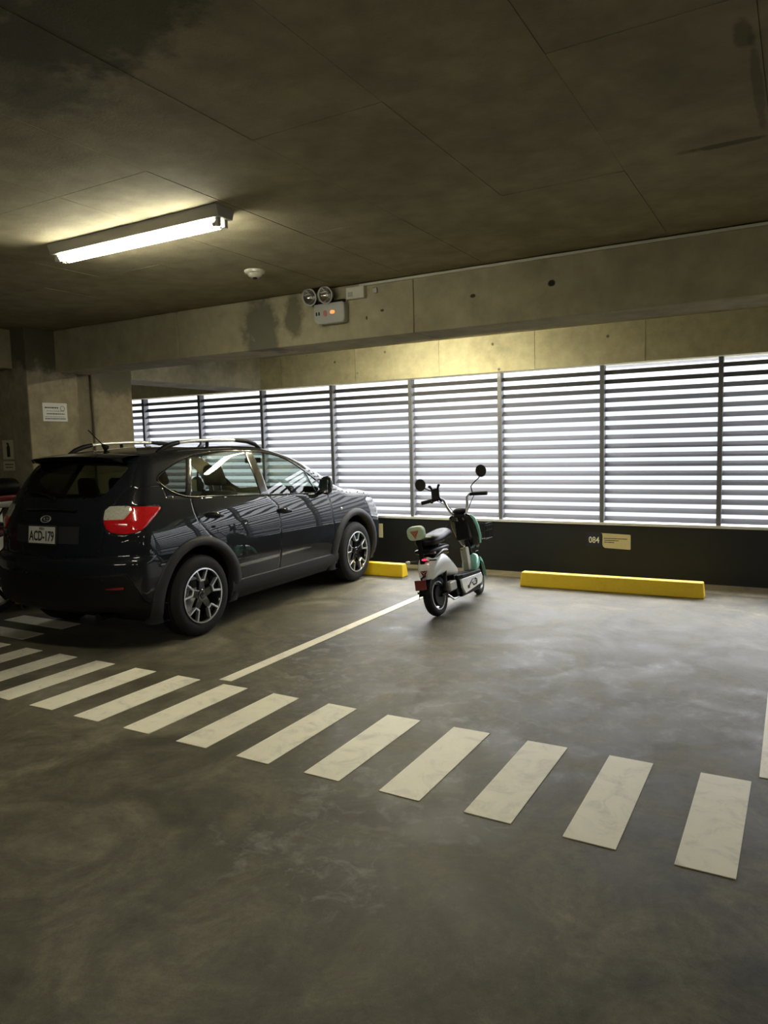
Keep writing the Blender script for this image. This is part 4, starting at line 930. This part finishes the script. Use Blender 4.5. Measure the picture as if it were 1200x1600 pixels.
MB().box((-.035, -.128, .50), (.009, -.108, .75)).build('backrest_post', M_['dark_plastic'], sc, bevel=.004)
# tail: emblem shield, red lamp, indicators, mudguard and reflector
tri_emblem('tail_emblem', sc, frame((0, -.152, .420), (1, 0, 0), (0, .12, 1)), .085, M_['dark_red'], 'dark red triangular emblem')
ell(0.02, -.140, .540, .028, .014, .011, n=16, m=8).build('tail_lamp', M_['red_lamp'], sc, smooth=60, label='small glowing red tail lamp')
for s in (-1, 1):
    MB().cyl((s*.06, -.12, .530), (s*.135, -.13, .528), .006, 8).build('indicator_stalk', M_['dark_plastic'], sc, smooth=40)
    if s < 0: ell(s*.155, -.132, .528, .028, .018, .014, n=14, m=8).build('indicator', M_['clear_lens'], sc, smooth=60)
MB().prism([(-.055, -.045), (.055, -.045), (.055, .045), (-.055, .045)], 0, .012, frame((-.015, -.215, .325), (1, 0, 0), (0, .05, 1))).build('reflector_plate', M_['dark_red'], sc, bevel=.003)
MB().tube([(0, -.10, .40), (-.01, -.195, .38), (-.02, -.198, .27)], .010, 8).box((-.07, -.200, .245), (.035, -.186, .263)).build('plate_holder', M_['dark_plastic'], sc)
rings = []
for i in range(13):
    a = math.radians(20+150*i/12); rr_ = RS+.030
    rings.append([(x, -rr_*math.cos(math.pi-a)*-1*-1, RS+rr_*math.sin(a)-dz) for x, dz in ((-.058, .03), (-.05, .004), (0, 0), (.05, .004), (.058, .03))])
MB().loft(rings, cap=False, closed=False).build('rear_mudguard', M_['dark_plastic'], sc, smooth=60, solid=.004)
# swing arm, shock, controller, stands
for s in (-1, 1):
    MB().tube([(s*.065, 0, RS), (s*.075, .16, RS+.012), (s*.075, .34, .20)], .014, 8).build('swing_arm', M_['dark_plastic'], sc, smooth=60)
    MB().cyl((s*.085, .04, .22), (s*.085, .10, .40), .017, 12).build('shock_absorber', M_['dark_plastic'], sc, smooth=40)
MB().box((.055, .085, .205), (.125, .225, .290)).build('controller_box', M_['grey_plastic'], sc, bevel=.012, label='grey controller box beside the rear wheel')
MB().tube([(.075, .10, .175), (.10, .16, .12), (.085, .30, .115)], .010, 8).build('centre_stand', M_['silver'], sc, smooth=50)
MB().tube([(-.07, .36, .16), (-.12, .31, .08), (-.150, .26, .006)], .009, 8).build('kick_stand', M_['silver'], sc, smooth=50)
# footboard with white battery cover and mint nose
MB().loft([[(x, .30, z) for x, z in ((-.10, .27), (-.10, .315), (.10, .315), (.10, .27))], [(x, .36, z) for x, z in ((-.130, .28), (-.130, .312), (.130, .312), (.130, .28))], [(x, .78, z) for x, z in ((-.135, .265), (-.135, .295), (.135, .295), (.135, .265))]]).build('footboard', M_['dark_plastic'], sc, bevel=.006)
for i in range(6): MB().box((-.105, .41+.06*i, .292), (.105, .43+.06*i, .3145-.0022*i)).build('grip_strip', M_['rubber'], sc, bevel=.003)
Ms = lambda s: frame((s*.128, 0, 0), (0, 1, 0), (0, 0, 1))
def side_poly(pts, x, d, mat, name, label=None, bevel=.006):
    mb = MB(); mb.prism([(p[0], p[1]) for p in pts], -d/2, d/2, frame((x, 0, 0), (0, 1, 0), (0, 0, 1))); return mb.build(name, mat, sc, bevel=bevel, label=label)
for s in (-1, 1):
    cv = side_poly([(.325, .276), (.80, .264), (.82, .225), (.78, .165), (.38, .130), (.335, .19)], s*.118, .024, M_['sc_white'], 'side_cover', 'white side cover below the footboard')
    MB().tube([(s*.132, .46, .185), (s*.132, .52, .215), (s*.132, .56, .235), (s*.132, .62, .240), (s*.132, .66, .215), (s*.132, .64, .180), (s*.132, .57, .178), (s*.132, .545, .205), (s*.132, .60, .212), (s*.132, .66, .212)], .0075, 6).build('cover_mark', M_['ink'], cv, smooth=60)
    MB().box((s*.132-.002, .435, .165), (s*.132+.002, .475, .195)).build('cover_mark', M_['ink'], cv)
MB().box((-.11, .34, .105), (.11, .78, .255), taper=(-.004, -.01)).build('battery_tray', M_['dark_plastic'], sc, bevel=.015)
MB().box((-.09, .27, .13), (.09, .36, .33), taper=(.01, .0)).build('frame_knuckle', M_['dark_plastic'], sc, bevel=.012)
# mint leg shield foot and front mudguard
MB().loft([sect(.80, .300, .080, .045), sect(.84, .345, .088, .085), sect(.88, .365, .088, .095, tilt=.2), sect(.93, .360, .080, .085, tilt=.3), sect(.96, .34, .06, .05)]).build('shield_foot', M_['mint'], sc, smooth=60, subsurf=1, label='mint lower leg shield')
rings = []
for i in range(15):
    a = math.radians(-5+150*i/14); rr_ = RS+.028
    rings.append(tf([(x*(.75+.25*math.sin(max(a, .0))), WBS-rr_*math.cos(a)*-1, RS+rr_*math.sin(a)-dz) for x, dz in ((-.066, .06), (-.058, .012), (0, 0), (.058, .012), (.066, .06))]))
MB().loft(rings, cap=False, closed=False).build('front_mudguard', M_['mint'], sc, smooth=60, solid=.004, label='mint front mudguard')
for s in (-1, 1):
    MB().cyl(*tf([(s*.060, WBS, RS+.005), (s*.060, WBS-.07, .46)]), .016, 12).build('fork_leg', M_['dark_plastic'], sc, smooth=40)
# stem and leg shield
MB().cyl((0, .90, .40), (0, .78, .84), .026, 14).build('steering_tube', M_['dark_plastic'], sc, smooth=40)
MB().loft([[(x, y, z) for x, y in ((-.034, .74), (.034, .74), (.026, .83), (-.026, .83))] for z in (.30,)]+[[(x, y-.005, .53) for x, y in ((-.036, .74), (.036, .74), (.026, .83), (-.026, .83))]]).build('stem_cover', M_['stem_cream'], sc, bevel=.012, seg=3, label='cream cover around the lower stem')
def shield(hw, y, z, d): return [(hw*math.sin(t)-.025*(z-.5)/.37, y+d*(1-math.cos(t))*1.6, z) for t in [math.radians(-78+156*k/16) for k in range(17)]]
shp = [(.075, .905, .50), (.110, .885, .545), (.135, .86, .62), (.146, .825, .72), (.142, .790, .80), (.118, .765, .845), (.078, .755, .868)]
MB().loft([shield(h, y, z, .05) for h, y, z in shp], cap=False, closed=False).build('leg_shield', M_['black_gloss'], sc, smooth=60, solid=.012, label='black leg shield')
for s in (1,):
    MB().tube([(s*h*.985-.025*(z-.5)/.37, y+.062, z) for h, y, z in shp[1:6]], .016, 8, radii=[.010, .017, .018, .017, .011]).build('shield_trim', M_['mint'], sc, smooth=60, label='mint edge strip of the leg shield')
MB().box((-.08, .775, .60), (.08, .85, .80), taper=(.01, .01)).build('glove_box', M_['dark_plastic'], sc, bevel=.02)
ell(*tf([(0, .80, .895)])[0], .075, .065, .036, n=20, m=10).build('dash_pod', M_['dark_plastic'], sc, smooth=60)
MB().lathe([(.0001, -.03), (.055, -.02), (.068, .02), (.062, .04), (.0001, .05)], 24, ST @ frame((0, .90, .80), (1, 0, 0), (0, .2, 1)) @ Matrix.Rotation(math.pi, 4, 'X')).build('headlight', M_['black_gloss'], sc, smooth=50)
# handlebar
for s in (-1, 1):
    MB().tube(tf([(s*.03, .765, .850), (s*.075, .755, .875), (s*.105, .730, .955), (s*.120, .705, 1.025), (s*.150, .69, 1.048), (s*.200, .675, 1.046), (s*.225, .668, 1.043)]), .0125, 12).build('handlebar', M_['chrome'], sc, smooth=60)
    MB().tube(tf([(s*.195, .676, 1.046), (s*.335, .640, 1.032)]), .019, 14).build('grip', M_['rubber'], sc, smooth=50)
    MB().box((-.026, -.018, -.016), (.026, .018, .016), ST @ Matrix.Translation((s*.185, .676, 1.046))).build('switch_block', M_['dark_plastic'], sc, bevel=.006)
    MB().tube(tf([(s*.19, .70, 1.044), (s*.24, .735, 1.034), (s*.32, .72, 1.022)]), .006, 6).build('brake_lever', M_['silver'], sc, smooth=60)
MB().box((-.055, .74, .835), (.055, .80, .865), ST).build('bar_clamp', M_['dark_plastic'], sc, bevel=.008)
MB().tube(tf([(.20, .70, 1.04), (.13, .82, .98), (.05, .86, .86), (.04, .86, .60)]), .004, 6).tube(tf([(-.20, .70, 1.04), (-.12, .83, .96), (-.04, .87, .84), (-.04, .87, .6)]), .004, 6).tube([(-.15, .80, .78), (-.185, .76, .72), (-.17, .74, .62), (-.09, .74, .53), (.0, .72, .51)], .0045, 6).build('brake_cable', M_['dark_plastic'], sc, smooth=60)
for s, base, mid, top in ((1, (.185, .68, 1.06), [(.180, .685, 1.12), (.205, .70, 1.15), (.265, .71, 1.19)], (.300, .705, 1.255)), (-1, (-.185, .68, 1.06), [(-.18, .685, 1.10), (-.22, .70, 1.13), (-.29, .71, 1.17)], (-.335, .705, 1.215))):
    MB().tube(tf([base]+mid+[top]), .0055, 8).build('mirror_stalk', M_['dark_plastic'], sc, smooth=60)
    A_ = ST @ Matrix.Translation(top) @ Matrix.Rotation(math.radians(-6*s), 4, 'Z') @ Matrix.Rotation(math.radians(90), 4, 'X')
    mh = MB().lathe([(.0001, -.022), (.035, -.018), (.055, -.002), (.058, .006), (.054, .008)], 28, A_ @ Matrix.Diagonal((.95, 1.05, 1, 1))).build('mirror_shell', M_['dark_plastic'], sc, smooth=60)
    MB().lathe([(.0001, .0075), (.054, .0075)], 28, A_ @ Matrix.Diagonal((.95, 1.05, 1, 1))).build('mirror_glass', M_['mirror'], mh, label='round mirror glass')
# cross-shaped phone holder on the left of the bar
ph = MB().prism(rrect(.080, .105, .014, 3), -.010, .010, ST @ frame((-.175, .640, 1.105), (1, 0, 0), (0, .3, 1))).build('phone_holder', M_['dark_plastic'], sc, bevel=.004, label='black cross-shaped phone holder')
for (ax, az) in ((-1, 1), (1, 1), (-1, -1), (1, -1)):
    MB().tube(tf([(-.175+ax*.026, .640, 1.105+az*.035), (-.175+ax*.046, .640, 1.105+az*.082)]), .012, 8).build('holder_arm', M_['dark_plastic'], ph, smooth=50)
    ell(*tf([(-.175+ax*.049, .632, 1.105+az*.078)])[0], .013, .016, .013, n=10, m=6).build('holder_pad', M_['rubber'], ph, smooth=60)
# front basket of black wire
bk = empty('basket', (0, 0, 0)); bk.parent = sc
bx0, bx1, by0, by1, bz0, bz1 = -.165, .170, 1.00, 1.22, .565, .725
def bring(z, k): return [(bx0+k, by0+k*.5, z), (bx1-k, by0+k*.5, z), (bx1-k, by1-k, z), (bx0+k, by1-k, z)]
for z, k, r_ in ((bz1, 0, .006), (.70, .012, .003), (.65, .022, .003), (bz0, .03, .0045)): MB().tube(bring(z, k), r_, 6, closed=True).build('basket_hoop', M_['dark_plastic'], bk)
for i in range(13):
    t = i/12; x = bx0+(bx1-bx0)*t; xb = bx0+.03+(bx1-bx0-.06)*t
    MB().tube([(x, by0, bz1), (xb, by0+.015, bz0), (xb, by1-.03, bz0), (x, by1, bz1)], .0028, 5).build('basket_wire', M_['dark_plastic'], bk)
for i in range(1, 7):
    t = i/7; y = by0+(by1-by0)*t; yb = by0+.015+(by1-by0-.045)*t
    MB().tube([(bx0, y, bz1), (bx0+.03, yb, bz0), (bx1-.03, yb, bz0), (bx1, y, bz1)], .0028, 5).build('basket_wire', M_['dark_plastic'], bk)
MB().box((-.03, .86, .66), (.03, 1.01, .69)).box((-.03, .88, .55), (.03, 1.03, .565)).build('basket_bracket', M_['dark_plastic'], bk)
# ------------------------------------------------------------------ motorcycle half hidden behind the car
mo = tag(empty('motorcycle', (-6.86, 4.22, 0), math.radians(180)), 'dark red motorcycle with a top box standing between the car and the column', 'motorcycle')
def moto_wheel(name, y):
    ob = empty(name, (0, y, .30)); ob.parent = mo; A = Matrix.Rotation(math.pi/2, 4, 'Y')
    MB().lathe([(.215, -.035), (.25, -.052), (.285, -.04), (.30, 0), (.285, .04), (.25, .052), (.215, .035)], 40, A).build('tyre', M_['rubber'], ob, smooth=50)
    rm = MB().lathe([(.225, -.035), (.215, -.03), (.205, 0), (.215, .03), (.225, .035)], 36, A).build('rim', M_['silver'], ob, smooth=50)
    for i in range(5): MB().box((-.012, -.014, .02), (.012, .014, .212), Matrix.Rotation(2*math.pi*i/5, 4, 'X')).build('spoke', M_['dark_plastic'], rm)
moto_wheel('rear_wheel', 0); moto_wheel('front_wheel', 1.28)
def ms(y, zc, hw, hh): return sect(y, zc, hw, hh, 18, 2.4)
MB().loft([ms(.62, .84, .05, .06), ms(.68, .86, .12, .10), ms(.80, .88, .15, .13), ms(.95, .87, .15, .12), ms(1.06, .84, .09, .08)]).build('fuel_tank', M_['moto_red'], mo, smooth=60)
MB().loft([ms(-.14, .88, .09, .022), ms(.05, .86, .13, .035), ms(.35, .82, .14, .04), ms(.64, .84, .10, .045)]).build('seat', M_['seat_vinyl'], mo, smooth=60)
MB().loft([ms(-.25, .84, .03, .03), ms(-.15, .82, .08, .05), ms(.10, .78, .11, .06), ms(.35, .74, .11, .05)]).build('tail_fairing', M_['moto_red'], mo, smooth=60)
MB().box((-.09, -.275, .80), (.09, -.235, .855)).build('tail_lamp', M_['dark_red'], mo, bevel=.012)
MB().box((-.105, -.30, .66), (.105, -.292, .79)).build('number_plate', M_['plate'], mo, bevel=.002)
MB().tube([(0, -.18, .80), (0, -.27, .76), (0, -.296, .68)], .014, 8).build('plate_bracket', M_['dark_plastic'], mo, smooth=50)
tcs = MB().loft([ms(-.26, 1.25, .13, .06), ms(-.245, 1.25, .17, .085), ms(-.02, 1.25, .18, .09), ms(.02, 1.24, .15, .06)]).build('top_case', M_['dark_plastic'], mo, smooth=50)
MB().box((-.175, -.25, 1.115), (.175, .0, 1.175)).build('case_band', M_['moto_red'], tcs, bevel=.02)
MB().box((-.165, -.24, 1.055), (.165, -.01, 1.115)).build('case_base', M_['grey_plastic'], tcs, bevel=.015)
for s in (-1, 1): MB().tube([(s*.10, .10, .84), (s*.10, -.05, .98), (s*.10, -.12, 1.07)], .010, 8).build('case_bracket', M_['dark_plastic'], mo, smooth=50)
MB().box((-.12, .38, .32), (.12, .85, .66), taper=(.02, .05)).build('engine', M_['grey_plastic'], mo, bevel=.04)
for s in (-1, 1):
    MB().tube([(s*.11, 0, .30), (s*.10, .40, .42)], .018, 8).build('swing_arm', M_['dark_plastic'], mo, smooth=50)
    MB().tube([(s*.10, .02, .34), (s*.11, .18, .74)], .022, 8).build('shock_absorber', M_['chrome'], mo, smooth=50)
    MB().tube([(s*.09, 1.28, .30), (s*.09, 1.02, .98)], .020, 8).build('fork_leg', M_['chrome'], mo, smooth=50)
    MB().tube([(s*.02, 1.02, 1.0), (s*.14, .98, 1.05), (s*.36, .86, 1.05)], .012, 8).build('handlebar', M_['dark_plastic'], mo, smooth=50)
    MB().tube([(s*.25, .92, 1.05), (s*.28, .92, 1.22)], .006, 6).build('mirror_stalk', M_['dark_plastic'], mo)
    ell(s*.28, .92, 1.26, .06, .015, .04, n=14, m=8).build('wing_mirror', M_['dark_plastic'], mo, smooth=60)
MB().tube([(.13, .55, .36), (.16, .30, .30), (.16, -.10, .38)], .035, 12, radii=[.018, .03, .04]).build('exhaust', M_['chrome'], mo, smooth=50)
MB().tube([(-.08, .50, .34), (-.18, .44, .012)], .012, 8).build('kick_stand', M_['dark_plastic'], mo)
ell(0, 1.14, .88, .09, .07, .09, n=18, m=10).build('headlight', M_['chrome'], mo, smooth=60)
